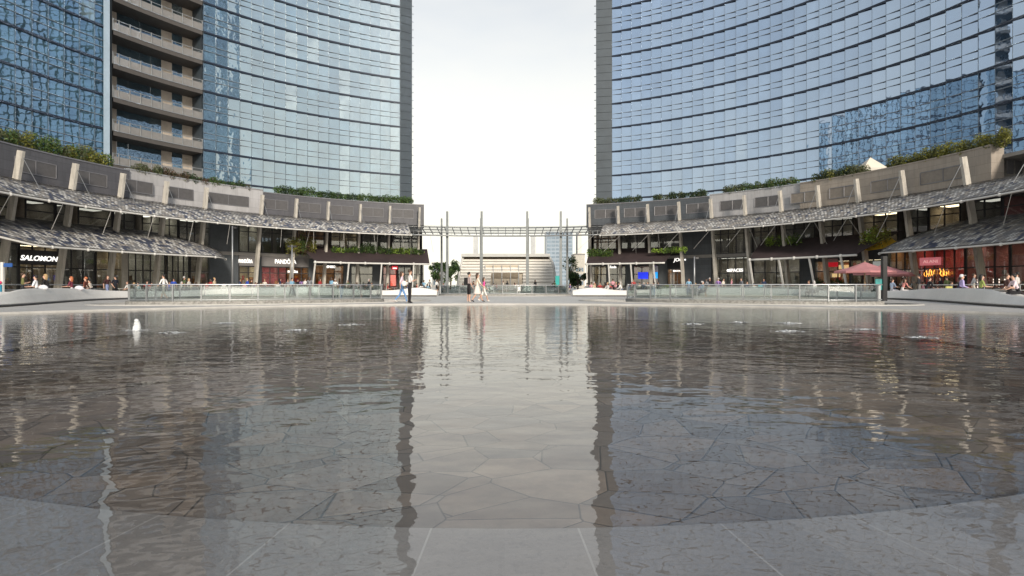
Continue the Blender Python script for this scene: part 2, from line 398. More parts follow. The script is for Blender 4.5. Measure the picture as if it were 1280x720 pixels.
JETS = [(171, 413, 1), (215, 416, 0), (282, 404, 0), (372, 413, 0), (440, 406, 0),
        (868, 405, 0), (922, 403, 0), (985, 404, 0), (1083, 412, 0), (1152, 422, 0), (985, 414, 0)]
JP = [(gp(px, F * H / (py - HY)), big) for px, py, big in JETS]
def water_mat(name, amp, depth_tint):
    m = bpy.data.materials.new(name); t = NT(m); g = t.n('NewGeometry'); pos = g.outputs['Position']
    tr = t.n('BsdfTransparent'); tr.inputs[0].default_value = depth_tint + (1,)
    gl = t.n('BsdfGlossy'); gl.inputs['Roughness'].default_value = 0.0
    def wave(sx_, sy_, rot, scale, det):
        mp = t.n('Mapping'); t.l(pos, mp.inputs[0]); mp.inputs['Scale'].default_value = (sx_, sy_, 0.0); mp.inputs['Rotation'].default_value = (0, 0, rot)
        return t.noise(mp.outputs[0], scale, det, 0.5)
    a = wave(0.6, 1.0, 0.25, 2.3, 1.5); b = wave(0.7, 1.0, -0.35, 6.5, 1.5); c = wave(0.8, 1, 0.1, 15.0, 1.0)
    h = t.math('ADD', t.math('MULTIPLY', a, 0.0095), t.math('MULTIPLY', b, 0.0026))
    # choppier water out by the jets, calm at the near edge
    sp = t.n('SeparateXYZ'); t.l(pos, sp.inputs[0])
    far = t.ramp(sp.outputs[1], 3.5, 11.0, 0.0, 1.0)
    h = t.math('ADD', h, t.math('MULTIPLY', t.math('MULTIPLY', c, 0.0011), far))
    # rings spreading from the jets
    for k in (0, 3, 6, 9):
        if k >= len(JP): continue
        jp = JP[k][0]
        vd = t.n('VectorMath', operation='DISTANCE'); t.l(pos, vd.inputs[0]); vd.inputs[1].default_value = (jp.x, jp.y, 0)
        ds = vd.outputs['Value']
        rg = t.math('SINE', t.math('MULTIPLY', ds, 22.0)); fall = t.math('DIVIDE', 0.0016, t.math('ADD', t.math('MULTIPLY', ds, 1.2), 1.0))
        h = t.math('ADD', h, t.math('MULTIPLY', rg, fall))
    bn = t.n('Bump'); bn.inputs['Strength'].default_value = 1.0; bn.inputs['Distance'].default_value = amp
    t.l(h, bn.inputs['Height']); t.l(bn.outputs[0], gl.inputs['Normal'])
    fr = t.n('Fresnel'); t.l(t.ramp(g.outputs['Backfacing'], 0, 1, 1.9, 1 / 1.9), fr.inputs[0]); t.l(bn.outputs[0], fr.inputs['Normal'])
    mx = t.n('MixShader'); t.l(fr.outputs[0], mx.inputs[0]); t.l(tr.outputs[0], mx.inputs[1]); t.l(gl.outputs[0], mx.inputs[2])
    t.l(mx.outputs[0], t.out.inputs[0]); return m
M_water = water_mat('pool_water', 1.0, (0.92, 0.92, 0.92))
polar('pool_water', 0, PR, 0.0, M_water)

# ------------------------------------------------------------------ glass towers
FL0 = 23.5; FH = 4.0
def tower_curve(px0, sgn, a, b, s0, end, extra):
    pts = []
    p = px0
    while (p - end) * sgn <= 0:
        u = abs(p - px0); s = s0 + a * u + b * u * u; D = F * FH / s
        pts.append(Vector(((p - CX) / F * D, D, 0))); p += 4 * sgn
    d = (pts[-1] - pts[-12]).normalized()
    d = (d + Vector((sgn * 0.25, -0.1, 0))).normalized()
    for i in range(1, int(extra / 2)): pts.append(pts[-1] + d * 2)
    return pts
def resample(pts, step):
    out = [pts[0]]; acc = 0
    for i in range(1, len(pts)):
        a, b = pts[i - 1], pts[i]; L = (b - a).length
        while acc + L >= step:
            a = a + (b - a) * ((step - acc) / L); out.append(a); L = (b - a).length; acc = 0
        acc += L
    return out
def pxof(p): return CX + F * p.x / p.y
def pyof(p): return HY - F * (p.z - H) / p.y

M_band = mat('floor_band_dark', (0.018, 0.026, 0.046), 0.45, 0.2, 0.15, 2)
M_fin = mat('transom_grey', (0.30, 0.335, 0.37), 0.4, 0.3, 0.1, 2)
M_mull = mat('mullion_dark', (0.13, 0.155, 0.18), 0.4, 0.3, 0.1, 2)
def offs(pts, d, sgn):
    out = []
    for i, p in enumerate(pts):
        t = (pts[min(i + 1, len(pts) - 1)] - pts[max(i - 1, 0)]).normalized()
        n = Vector((t.y, -t.x, 0)) * sgn
        if n.dot(Vector((0, 40, 0)) - p) < 0: n = -n
        out.append(p + n * d)
    return out
def strip(mb, pts, d0, d1, z0, z1, mi=0):
    A = offs(pts, d0, 1); B = offs(pts, d1, 1)
    for i in range(len(pts) - 1):
        v = lambda p, z: (p.x, p.y, z)
        mb.quad(v(B[i], z0), v(B[i + 1], z0), v(B[i + 1], z1), v(B[i], z1), mi)
        mb.quad(v(A[i], z1), v(B[i], z1), v(B[i + 1], z1), v(A[i + 1], z1), mi)
        mb.quad(v(A[i], z0), v(A[i + 1], z0), v(B[i + 1], z0), v(B[i], z0), mi)
def curtain(root, pts, floors, gmat, tilt, maxparts, rnd, yaw=None):
    """curtain wall: panes, floor bands, transoms and mullions"""
    n = len(pts) - 1; N = offs(pts, 1, 1); N = [(N[i] - pts[i]) for i in range(len(pts))]
    panes = []
    colv = [rnd.random() for _ in range(n)]
    for k in floors:
        z0 = FL0 + FH * k + 0.13; z1 = z0 + FH - 0.26
        for i in range(n):
            a, b = pts[i], pts[i + 1]; nn = N[i]
            r1, r2 = rnd.uniform(-tilt, tilt), rnd.uniform(-tilt, tilt)
            if yaw:
                r1 += yaw(i) * 0.83
            q = [a + nn * (-r1 - r2) , b + nn * (r1 - r2), b + nn * (r1 + r2), a + nn * (-r1 + r2)]
            vs = [(q[0].x, q[0].y, z0), (q[1].x, q[1].y, z0), (q[2].x, q[2].y, z1), (q[3].x, q[3].y, z1)]
            var = min(1, max(0, 0.6 * rnd.random() + 0.4 * colv[i]))
            c = (a + b) / 2; c = Vector((c.x, c.y, (z0 + z1) / 2)); vis = -30 < pxof(c) < 1310 and -30 < pyof(c) < 260
            panes.append(((c - Vector((0, 0, H))).length + (0 if vis else 1000), vs, var))
    panes.sort(key=lambda t: t[0])
    for d, vs, var in panes[:maxparts]:
        MB().quad(*vs, 0, var).build('window', gmat, root)
    rest = MB()
    for d, vs, var in panes[maxparts:]: rest.quad(*vs, 0, var)
    if rest.v: tag(rest.build('window', gmat, root), kind='stuff')
    for k in list(floors) + [floors[-1] + 1]:
        z = FL0 + FH * k; mb = MB(); strip(mb, pts, -0.05, 0.19, z - 0.12, z + 0.12); mb.build('floor_band', M_band, root)
    mb = MB()
    for k in floors:
        for fz in (0.38, 0.58):
            z = FL0 + FH * k + FH * fz; strip(mb, pts, -0.04, 0.145, z - 0.016, z + 0.018)
    mb.build('transom', M_fin, root)
    mb = MB(); za = FL0 + FH * floors[0]; zb = FL0 + FH * (floors[-1] + 1)
    for i in range(n + 1):
        p = pts[i]; q = p + N[i] * 0.13
        mb.beam((q.x, q.y, za), (q.x, q.y, zb), 0.03, 0.05, 0, up=tuple(N[i]))
    mb.build('mullion', M_mull, root)

# right tower
rc = tower_curve(765, 1, 0.01783, 4.53e-5, 29.8, 1280, 34)
rt = thing('glass_tower', 'tall concave tower of plain blue mirror glass on the right of the gap', 'tower', (rc[0].x, rc[0].y, 0))
rpts = resample(rc, 1.66)
floors_hi = list(range(-3, 17))
curtain(rt, rpts, floors_hi, M_glassR, 0.0035, 100, random.Random(3), lambda i: -math.tan(rad(8.0)))
ZB, ZT = FL0 - 3 * FH, FL0 + 17 * FH
def solid(root, name, poly, z0, z1, m):
    n = len(poly); mb = MB()
    for i in range(n):
        a, b = poly[i], poly[(i + 1) % n]
        mb.quad((a[0], a[1], z0), (b[0], b[1], z0), (b[0], b[1], z1), (a[0], a[1], z1))
    mb.add([(p[0], p[1], z1) for p in poly], (tuple(range(n)),))
    return mb.build(name, m, root)
def pier(root, pin, pout, back, m):
    mb = MB(); z = ZB
    # stacked cladding cassettes, joints every floor third
    a = Vector(pin); b = Vector(pout); d = Vector(back)
    while z < ZT - 0.1:
        z2 = z + FH / 3 - 0.05
        mb.hexa([(v.x, v.y, z) for v in (a, b, b + d, a + d)], [(v.x, v.y, z2) for v in (a, b, b + d, a + d)]); z += FH / 3
    o = mb.build('end_pier', m, root)
    mb = MB(); mb.hexa([(v.x, v.y, ZB) for v in (a + d * .02, b + (a - b) * .02 + d * .02, b + (a - b) * .02 + d, a + d)], [(v.x, v.y, ZT) for v in (a + d * .02, b + (a - b) * .02 + d * .02, b + (a - b) * .02 + d, a + d)])
    mb.build('pier_core', M_dark, root)
    mb = MB(); z = ZB + 1
    e = (b - a).normalized()
    while z < ZT:
        p = b + e * 0.02 + d * 0.05; mb.beam((p.x, p.y, z), (p.x + e.x * .35, p.y + e.y * .35, z), 0.12, 0.08); z += 1.33
    mb.build('edge_fin', M_fin, root)
pR = gp(745, 97.6); pier(rt, rpts[0] + Vector((0, -0.15, 0)), pR, (3.2, 12, 0), M_pier)
back = [p for p in (rpts[0] + Vector((.3, 1, 0)), rpts[len(rpts) // 2] + Vector((1, 1, 0)), rpts[-1] + Vector((1, 0, 0)), rpts[-1] + Vector((25, 12, 0)), Vector((60, 118, 0)), Vector((24, 122, 0)))]
def shell(root, pts, extra, z0, z1, m):
    mb = MB(); poly = [p + (q - p) * 1.0 for p, q in zip(offs(pts, -0.4, 1), offs(pts, -0.4, 1))] + extra; n = len(poly)
    for i in range(len(pts) - 1, n):
        a, b = poly[i], poly[(i + 1) % n]
        mb.quad((a.x, a.y, z0), (b.x, b.y, z0), (b.x, b.y, z1), (a.x, a.y, z1))
    for i in range(len(pts) - 1):
        a, b = poly[i], poly[i + 1]; mb.quad((a.x, a.y, z0), (b.x, b.y, z0), (b.x, b.y, z1), (a.x, a.y, z1))
    mb.add([(p.x, p.y, z1) for p in poly], (tuple(range(n)),)); return mb.build('body', m, root)
shell(rt, rpts, [rpts[-1] + Vector((22, 8, 0)), Vector((70, 112, 0)), Vector((26, 122, 0)), Vector((21.5, 109, 0))], ZB, ZT, M_pier)

# left tower: main wing, recessed balconies, lower near wing
lc = tower_curve(500, -1, 0.016, 4.8e-5, 30.0, 0, 34)
lt = thing('glass_tower', 'tall concave teal glass tower with recessed balconies, left of the gap', 'tower', (lc[0].x, lc[0].y, 0))
main = [p for p in lc if pxof(p) >= 251]; balc = [p for p in lc if 137 <= pxof(p) <= 253]; wing = [p for p in lc if pxof(p) <= 138]
mpts = resample(main, 1.66)
wpts = resample(wing, 1.66)
wf = list(range(-3, 7))
curtain(lt, mpts, floors_hi, M_glassL, 0.012, 40, random.Random(5), lambda i: -math.tan(rad(4.6)))
curtain(lt, wpts, wf, M_glassW, 0.006, 60, random.Random(8), lambda i: -math.tan(rad(3.0)))
pL = gp(515, 97.6); pier(lt, mpts[0] + Vector((0, -0.15, 0)), pL, (-3.2, 12, 0), M_pier)
shell(lt, mpts, [Vector((-50, 88, 0)), Vector((-64, 112, 0)), Vector((-26, 122, 0)), Vector((-21.0, 109, 0))], ZB, ZT, M_pier)
shell(lt, wpts, [wpts[-1] + Vector((-18, 6, 0)), Vector((-72, 70, 0)), Vector((-60, 80, 0))], ZB, FL0 + 7 * FH, M_pier)
bpts = [balc[0]] + resample(balc, 1.3)[1:] + [balc[-1]]
bb = offs(bpts, -2.6, 1)
M_balw = mat('balcony_wall_warm', (0.55, 0.48, 0.41), 0.7, 0, 0.15, 1)
rnd = random.Random(21)
mbw = {}; mbg = MB()
for k in floors_hi:
    z = FL0 + FH * k
    for i in range(len(bb) - 1):
        a, b = bb[i], bb[i + 1]
        wallish = (i % 5 == 2) or (i < len(bb) * 0.3 and i % 2 == 0)
        tgt = mbw.setdefault(i, MB()) if wallish else mbg
        j = [rnd.uniform(-.01, .01) for _ in range(2)]
        tgt.quad((a.x, a.y + j[0], z), (b.x, b.y + j[1], z), (b.x, b.y - j[0], z + FH), (a.x, a.y - j[1], z + FH))
[w_.build('balcony_wall', M_balw, lt) for w_ in mbw.values()]; mbg.build('balcony_glazing', M_glassL, lt)
for side in (0, -1):                           # cheeks of the recess
    MB().quad((bpts[side].x, bpts[side].y, ZB), (bb[side].x, bb[side].y, ZB), (bb[side].x, bb[side].y, ZT), (bpts[side].x, bpts[side].y, ZT)).build('recess_cheek', M_pier, lt)
M_balrail = mat('balcony_panel', (0.27, 0.255, 0.24), 0.35, 0.3, 0.1, 2)
M_slabu = mat('balcony_slab', (0.075, 0.068, 0.064), 0.7, 0, 0.1, 1)
for k in floors_hi:
    z = FL0 + FH * k
    mb = MB(); strip(mb, bpts, -2.6, 0.25, z - 0.55, z)
    b = mb.build('balcony', M_slabu, lt)
    mb = MB(); strip(mb, bpts, 0.26, 0.30, z - 0.02, z + 0.06)
    strip(mb, bpts, 0.10, 0.13, z + 0.10, z + 0.98, 1)
    strip(mb, bpts, 0.08, 0.15, z + 1.30, z + 1.36)
    for p in offs(bpts, 0.2, 1): mb.beam((p.x, p.y, z), (p.x, p.y, z + 1.4), 0.09, 0.09)
    mb.build('railing', [M_steel, M_balrail], b)
# pale corner strip between wing and balconies
p0 = wpts[0]; mb = MB(); strip(mb, [p for p in lc if 126 <= pxof(p) <= 138], 0.1, 0.2, ZB, FL0 + 7 * FH); mb.build('corner_strip', mat('pale_blue_glass', (0.42, 0.52, 0.6), 0.1, 0.2, 0.1, 0.4), lt)

# ------------------------------------------------------------------ tiles, canopies
T_MATS = [mat('tile_pale', (0.66, 0.65, 0.63), 0.5, 0.1, 0.1, 4), mat('tile_grey', (0.30, 0.30, 0.31), 0.5, 0.1, 0.1, 4),
          mat('tile_blue', (0.11, 0.13, 0.20), 0.4, 0.2, 0.1, 4), mat('tile_warm', (0.40, 0.37, 0.34), 0.5, 0, 0.1, 4), M_soffit]
def tiled_canopy(root, p0, p1, edge, top, name='canopy', warm=0.25, beam=0.16):
    """shingled canopy between a high inner line and a low outer eave; edge/top give (radius, z) at 0..1 along it"""
    rnd = random.Random(int(p0 * 10))
    R0 = (edge(0.5)[0] + top(0.5)[0]) / 2; L = abs(p1 - p0) * PI / 180 * R0; nu = max(3, int(L / 0.36))
    mb = MB(); lead = []; und = []
    rows = 17
    for i in range(nu):
        t0 = i / nu; t1 = (i + 0.74) / nu
        for r in range(rows):
            s0 = r / rows; s1 = (r + 1.25) / rows
            sh = (0.5 if r % 2 else 0.0) / nu
            q = []
            for tt, ss, lift in ((t0 + sh, s0, 0.05), (t1 + sh, s0, 0.05), (t1 + sh, s1, 0.0), (t0 + sh, s1, 0.0)):
                tt = min(1, tt); e = edge(tt); u = top(tt); ss = min(1, ss)
                bulge = 0.35 * math.sin(PI * ss) * min(1.0, abs(u[0] - e[0]) / 4)
                q.append(rp(p0 + (p1 - p0) * tt, e[0] + (u[0] - e[0]) * ss, e[1] + (u[1] - e[1]) * ss + bulge + lift + rnd.uniform(0, .02)))
            x = rnd.random(); mi = 0 if x < 0.36 else 1 if x < 0.64 else 2 if x < 0.64 + (0.36 - warm) else 3
            mb.quad(*q, mi)
    nn = max(3, int(abs(p1 - p0)))
    for i in range(nn):                       # underside sheet
        for s0, s1 in ((0, .33), (.33, .66), (.66, 1)):
            q = []
            for tt, ss in ((i / nn, s0), ((i + 1) / nn, s0), ((i + 1) / nn, s1), (i / nn, s1)):
                e = edge(tt); u = top(tt); bulge = 0.35 * math.sin(PI * ss) * min(1.0, abs(u[0] - e[0]) / 4)
                q.append(rp(p0 + (p1 - p0) * tt, e[0] + (u[0] - e[0]) * ss, e[1] + (u[1] - e[1]) * ss + bulge - 0.05))
            mb.quad(*q, 4)
    c = mb.build(name, T_MATS, root)
    pts = []
    for i in range(nn + 1):
        e = edge(i / nn); pts.append(rp(p0 + (p1 - p0) * i / nn, e[0] - 0.05, e[1] - 0.12))
    MB().tube(pts, beam / 2, 6).build('edge_beam', M_white, c, smooth=True)
    k = max(2, int(L / 3.6))
    for i in range(k + 1):                    # ribs and eave knuckles
        tt = i / k; e = edge(tt); u = top(tt); a = p0 + (p1 - p0) * tt
        mb = MB(); mb.beam(rp(a, e[0], e[1] - .14), rp(a, u[0], u[1] - .14), 0.10, 0.14)
        mb.ball(rp(a, e[0] - 0.05, e[1] - 0.13), .14, .14, .14, 8, 6); mb.build('rib', M_white, c)
    return c

lp = thing('podium_building', 'curved two storey shopping podium with dark shopfronts under shingled canopies, left of the gap', 'building', tuple(rp(-50, 41)))
rpod = thing('podium_building', 'curved two storey shopping podium with beige and slate stone parapet, right of the gap', 'building', tuple(rp(50, 41)))
LEND = ph(530, 40.5); REND = ph(733, 40.5)
def wallsec(root, name, a, b, r, z0, z1, m, thick=1.2):
    mb = MB(); arc(mb, a, b, r, r + thick, z0, z1); return mb.build(name, m, root)
def capping(root, a, b, r, z, m):
    mb = MB(); arc(mb, a, b, r - 0.06, r + 1.3, z, z + 0.12); mb.build('coping', m, root)
# parapet bands
A = ph(330, 40.5); B = ph(162, 40.5)
for a, b, r, m, z1 in ((LEND, A, 40.5, M_dkpanel, 12.4), (A, B, 40.75, M_silvp, 12.7), (B, -118, 40.5, M_dkpanel, 12.5)):
    wallsec(lp, 'parapet_wall', a, b, r, 9.2, z1, m); capping(lp, a, b, r, z1, M_dkgrey if m is not M_silvp else M_silver)
A = ph(886, 40.5); B = ph(1000, 40.5); C_ = 83.0
for a, b, r, m, z1 in ((REND, A, 40.5, M_slatep, 12.4), (A, B, 40.75, M_silvp, 12.6), (B, C_, 40.5, M_beige, 12.6), (C_, 118, 44.0, M_dkpanel, 12.2)):
    wallsec(rpod, 'parapet_wall', a, b, r, 9.2, z1, m); capping(rpod, a, b, r, z1, M_silver if m is M_silvp else (M_beige if m is M_beige else M_dkgrey))
mb = MB(); q0, q1 = rp(C_ + .01, 41.6), rp(C_ + .01, 44.6)
# roof terrace and upper/lower floors
for root, a, b in ((lp, LEND, -118), (rpod, REND, 118)):
    mb = MB(); arc(mb, a, b, 41.6, 62, 11.6, 11.9, 0, 3); mb.build('roof_deck', mat('roof_gravel', (0.28, 0.27, 0.26), 0.9), root)
    mb = MB(); arc(mb, a, b, 42.6, 50, 8.7, 9.2, 0, 3); arc(mb, a, b, 42.9, 50, 4.75, 5.15, 0, 3); mb.build('floor_slab', M_soffit, root)
    mb = MB(); arc(mb, a, b, 49.5, 50.0, 0.05, 9.0, 0, 3); mb.build('back_wall', mat('interior_wall', (0.30, 0.28, 0.25), 0.8), root)
    mb = MB(); e = [rp(a, 42.2), rp(a, 62)]
    s = 1 if a > 0 else -1
    mb.quad((e[0].x, e[0].y, 0), (e[1].x, e[1].y, 0), (e[1].x, e[1].y, 12.0), (e[0].x, e[0].y, 12.0)); mb.build('end_wall', M_slate, root)

# columns: raking fins that pass up through the canopy
LCOL = [-31, 23, 92, 152, 207, 257, 327, 370, 410, 450, 487, 524]; RCOL = [737, 773, 810, 849, 889, 931, 976, 1023, 1072, 1129, 1207, 1300]
def column(root, phi):
    mb = MB(); p = rp(phi, 41.3, 0.05); q = rp(phi, 39.15, 11.9)
    n = (rp(phi, 1) - rp(phi, 0)); n.z = 0
    mb.beam(p, q, 0.30, 0.62, 0, up=tuple(n), w2=0.26, h2=0.50)
    c = mb.build('column', M_conc, root)
    mb = MB(); mb.beam(rp(phi, 39.1, 11.5), rp(phi, 37.4, 8.6), 0.035, 0.035); mb.build('stay_rod', M_steel, c)
    mb = MB(); e = rp(phi, 36.4, 7.8)
    mb.beam(rp(phi + 1.6, 36.45, 7.75), rp(phi + 2.6 * (1 if phi < 0 else -1) , 38.2, 5.7), 0.032, 0.032); mb.build('hanger_rod', M_white, c)
for px in LCOL: column(lp, ph(px, 39.4) if px > 0 else -92.0)
for px in RCOL: column(rpod, ph(px, 39.4) if px < 1280 else 90.5)
column(lp, -101); column(rpod, 99)

# dark strip windows in the parapet, between columns
def stripwin(root, a, b, r, z0, z1, m=None):
    mb = MB(); arc(mb, a, b, r - 0.03, r + 0.02, z0, z1)
    w = mb.build('strip_window', m or M_louvre, root)
    mb = MB(); arc(mb, a, b, r - .06, r - .035, z0 - .05, z0 + .02); arc(mb, a, b, r - .06, r - .035, z1 - .02, z1 + .05); k = max(2, int(abs(b - a) * PI / 180 * r / 2.4))
    for i in range(k + 1):
        t = a + (b - a) * i / k; mb.beam(rp(t, r - 0.05, z0), rp(t, r - 0.05, z1), 0.06, 0.05)
    mb.build('frame', M_dkgrey, w)
for cols, root in ((LCOL, lp), (RCOL, rpod)):
    for i in range(len(cols) - 1):
        a = ph(cols[i], 39.4) if cols[i] > 0 else -92.0; b = ph(cols[i + 1], 39.4) if cols[i + 1] < 1280 else 90.5
        if root is rpod and b > 83: continue
        mid = (a + b) / 2; hw = (b - a) * 0.36
        r = 40.75 if (-67 < mid < -46 or 40 < mid < 56) else 40.5
        if root is rpod and mid > 56: stripwin(root, mid - hw, mid + hw, r, 10.45, 11.55, mat('louvre_taupe', (0.20, 0.175, 0.15), 0.6, 0, 0.15, 3))
        else: stripwin(root, mid - hw, mid + hw, r, 10.5, 11.65)
# return face at the right-hand corner of the beige block
for z0, z1 in ((10.3, 11.4),):
    for t in (0.25, 0.62):
        a = rp(C_, 41.7 + 2.2 * t); mb = MB(); d = (rp(C_, 2) - rp(C_, 1)); n = Vector((d.y, -d.x, 0))
        mb.beam(a + Vector((0, 0, z0)) + n * 0.02, a + Vector((0, 0, z1)) + n * .02, 0.6, 0.05, 0, up=tuple(n)); mb.build('strip_window', M_louvre, rpod)

# upper canopies
tiled_canopy(lp, ph(512, 37.5), -112, lambda t: (36.5, 7.9), lambda t: (40.3, 9.75), warm=0.16)
tiled_canopy(rpod, ph(752, 37.5), 112, lambda t: (36.5, 7.85), lambda t: (40.3, 9.7), warm=0.28)
# lower shingled canopies, leaf shaped in plan
def leaf(r_out, z_out, r_in, z_in, t_full0, t_full1):
    def k(t):
        a = min(1, t / t_full0) if t_full0 > 0 else 1; b = min(1, (1 - t) / (1 - t_full1)) if t_full1 < 1 else 1
        x = min(a, b); return math.sin(x * PI / 2)
    return (lambda t: (r_in + (r_out - r_in) * (0.12 + 0.88 * k(t)), z_in + (z_out - z_in) * (0.25 + 0.75 * k(t)))), (lambda t: (r_in, z_in + (k(t) - 1) * 1.0))
pa, pb = ph(284, 40.0), -96.0
e1 = lambda t: (36.0 + 4.4 * max(0, 1 - t / 0.16) ** 2 + 3.5 * max(0, (t - 0.80) / 0.2), 4.2 + 1.5 * max(0, (t - 0.80) / 0.2))
u1 = lambda t: (42.0, 6.9 - 1.9 * max(0, 1 - t / 0.28) ** 1.6)
tiled_canopy(lp, pa, pb, e1, u1, warm=0.12)
pa, pb = ph(1107, 37.5), 98.0
e2 = lambda t: (36.0 + 0.8 * max(0, 1 - t / 0.1) ** 2, 4.15)
u2 = lambda t: (42.0 - 4.0 * max(0, 1 - t / 0.22) ** 1.3, 6.9 - 2.2 * max(0, 1 - t / 0.22) ** 1.3)
tiled_canopy(rpod, pa, pb, e2, u2, warm=0.2)

# brown awnings with planters on top
def awning(root, e0, e1_, t0, t1, ze, zt):
    """e0,e1: eave columns (px at R 37); t0,t1: top columns (px at R 42)"""
    a0, a1 = ph(e0, 37), ph(e1_, 37); b0, b1 = ph(t0, 42), ph(t1, 42); n = 14; mb = MB(); V = {}
    for i in range(n + 1):
        for j in range(6):
            s = j / 5; t = i / n
            sag = -0.10 * abs(math.sin(t * PI * 4)) * math.sin(PI * s)
            V[i, j] = rp((a0 + (a1 - a0) * t) * (1 - s) + (b0 + (b1 - b0) * t) * s, 37 + 5 * s, ze + (zt - ze) * (s ** 0.9) + sag)
    for i in range(n):
        for j in range(5): mb.quad(V[i, j], V[i + 1, j], V[i + 1, j + 1], V[i, j + 1]); 
    for i in range(n):
        for j in range(5):
            d = Vector((0, 0, -0.06)); mb.quad(V[i, j + 1] + d, V[i + 1, j + 1] + d, V[i + 1, j] + d, V[i, j] + d)
    for i in (0, n):
        for j in range(5): d = Vector((0, 0, -0.06)); mb.quad(V[i, j], V[i, j + 1], V[i, j + 1] + d, V[i, j] + d)
    aw = mb.build('awning', M_fabric, root)
    mb = MB(); pts = [V[i, 0] + Vector((0, 0, -0.1)) for i in range(n + 1)]; mb.tube(pts, 0.11, 8); mb.build('edge_beam', M_white, aw, smooth=True)
    for i in range(0, n + 1, 3): mb = MB(); mb.ball(V[i, 0] + Vector((0, 0, -.1)), .2, .2, .2, 8, 6); mb.build('knuckle', M_white, aw)
    for i in range(0, n + 1, 4):
        p = V[i, 0] + Vector((0, 0, -0.15)); mb = MB(); q = rp(math.degrees(math.atan2(p.x, p.y - CY)), 38.2); mb.beam((q.x, q.y, 0.05), (p.x, p.y, p.z), 0.16, 0.16); mb.build('prop', M_white, aw)
        b = V[i, 3]; t = rp(math.degrees(math.atan2(b.x, b.y - CY)) + (1 if b.x < 0 else -1) * -1.0, 36.6, 7.8)
        mb = MB(); mb.beam(b, t, 0.032, 0.032); mb.build('hanger_rod', M_white, aw)
    return aw
awning(lp, 394, 537, 372, 534, 4.05, 6.3)
awning(rpod, 733, 831, 737, 848, 4.05, 6.3)
awning(rpod, 937, 1071, 952, 1128, 4.12, 6.5)

# ------------------------------------------------------------------ shopfronts
def text_mesh(s, size, ext=0.03, shear=0.0, bold=0.0):
    cu = bpy.data.curves.new('lettering', 'FONT'); cu.body = s; cu.size = size; cu.extrude = ext; cu.shear = shear; cu.offset = bold
    cu.align_x = 'CENTER'; cu.align_y = 'CENTER'; o = bpy.data.objects.new('lettering', cu); COL.objects.link(o)
    dg = bpy.context.evaluated_depsgraph_get(); dg.update(); me = bpy.data.meshes.new_from_object(o.evaluated_get(dg))
    bpy.data.objects.remove(o); bpy.data.curves.remove(cu); return me
def lettering(parent, s, pos, facing, size, m, width=None, shear=0.0, bold=0.0, name='sign_lettering'):
    """letters standing proud of a wall at pos, facing the direction given"""
    me = text_mesh(s, size, 0.02, shear, bold)
    z = Vector(facing).normalized(); x = Vector((0, 0, 1)).cross(z).normalized(); y = z.cross(x)
    if width:
        xs = [v.co.x for v in me.vertices]; k = width / (max(xs) - min(xs))
    else: k = 1
    off = Vector((0, 0, 0)); p = parent
    while p is not None: off = off + p.location; p = p.parent
    for v in me.vertices:
        c = v.co.copy(); v.co = Vector(pos) + x * c.x * k + y * c.y + z * c.z - off
    me.materials.clear(); me.materials.append(m)
    o = bpy.data.objects.new(name, me); COL.objects.link(o); o.parent = parent; return o
RF = 43.2
M_filld = mat('room_fill_dim', (1.0, 0.93, 0.82), 0.5, 0, 0, 1, emit=0.6)  # dim glow added to brighten rooms that have no lamp
M_lampw = mat('shop_lamp_warm', (1.0, 0.78, 0.5), 0.5, 0, 0, 1, emit=2.6)
M_lampc = mat('shop_lamp_neutral', (1.0, 0.93, 0.82), 0.5, 0, 0, 1, emit=1.5)
def bay(root, px0, px1, z0, z1, back, lamp=None, split=2, glass=True, items=None, frame=None, depth=3.2):
    """one shop bay: framed glass front, lit room behind with a display"""
    a, b = (ph(px0, RF) if isinstance(px0, (int, float)) else px0[0]), (ph(px1, RF) if isinstance(px1, (int, float)) else px1[0])
    rnd = random.Random(int(a * 100))
    sf = MB(); k = max(1, split)
    for i in range(k + 1):
        t = a + (b - a) * i / k; sf.beam(rp(t, RF, z0), rp(t, RF, z1), 0.09, 0.12)
    arc(sf, a, b, RF - .05, RF + .05, z0, z0 + .12); arc(sf, a, b, RF - .05, RF + .05, z1 - .12, z1)
    if z1 - z0 > 3.2: arc(sf, a, b, RF - .04, RF + .04, z0 + 2.55, z0 + 2.65)
    s = sf.build('shopfront', frame or M_dark, root)
    if glass:
        mb = MB(); arc(mb, a, b, RF + .005, RF + .015, z0 + .12, z1 - .12); mb.build('glass_pane', M_shopglass, s)
    mb = MB(); arc(mb, a, b, RF + depth, RF + depth + .1, z0, z1)
    for t in (a, b):
        mb.quad(rp(t, RF + .1, z0), rp(t, RF + depth, z0), rp(t, RF + depth, z1), rp(t, RF + .1, z1))
    mb.build('interior', back, s)
    lamp = lamp or M_filld  # rooms given no lamp get the added fill glow
    if lamp:
        mb = MB(); w = (b - a)
        arc(mb, a + w * .12, b - w * .12, RF + .9, RF + 2.2, z1 - .05, z1 - .01); mb.build('ceiling_lamp_fill', lamp, s)  # panel widened to lift the dark room; the dim ones are added fill
    if items:
        mb = MB(); L = abs(b - a) * PI / 180 * RF; n = max(2, int(L / 0.7))
        for i in range(n):
            t = a + (b - a) * (i + .5 + rnd.uniform(-.2, .2)) / n; r = RF + rnd.uniform(.7, 2.4); h = rnd.uniform(.7, 2.1); p = rp(t, r)
            w = rnd.uniform(.12, .3)
            zz = z0
            while zz < z0 + h:                # stacked display goods on stands
                hh = rnd.uniform(.2, .6); mi = rnd.randrange(len(items)); ww = w * rnd.uniform(.5, 1.2)
                mb.box(p.x - ww, p.x + ww, p.y - ww, p.y + ww, zz, zz + hh - .03, mi); zz += hh
        mb.build('display', items, s)
    return s
I_dark = mat('room_charcoal', (0.16, 0.15, 0.14), 0.8, 0, 0.3, 0.8)
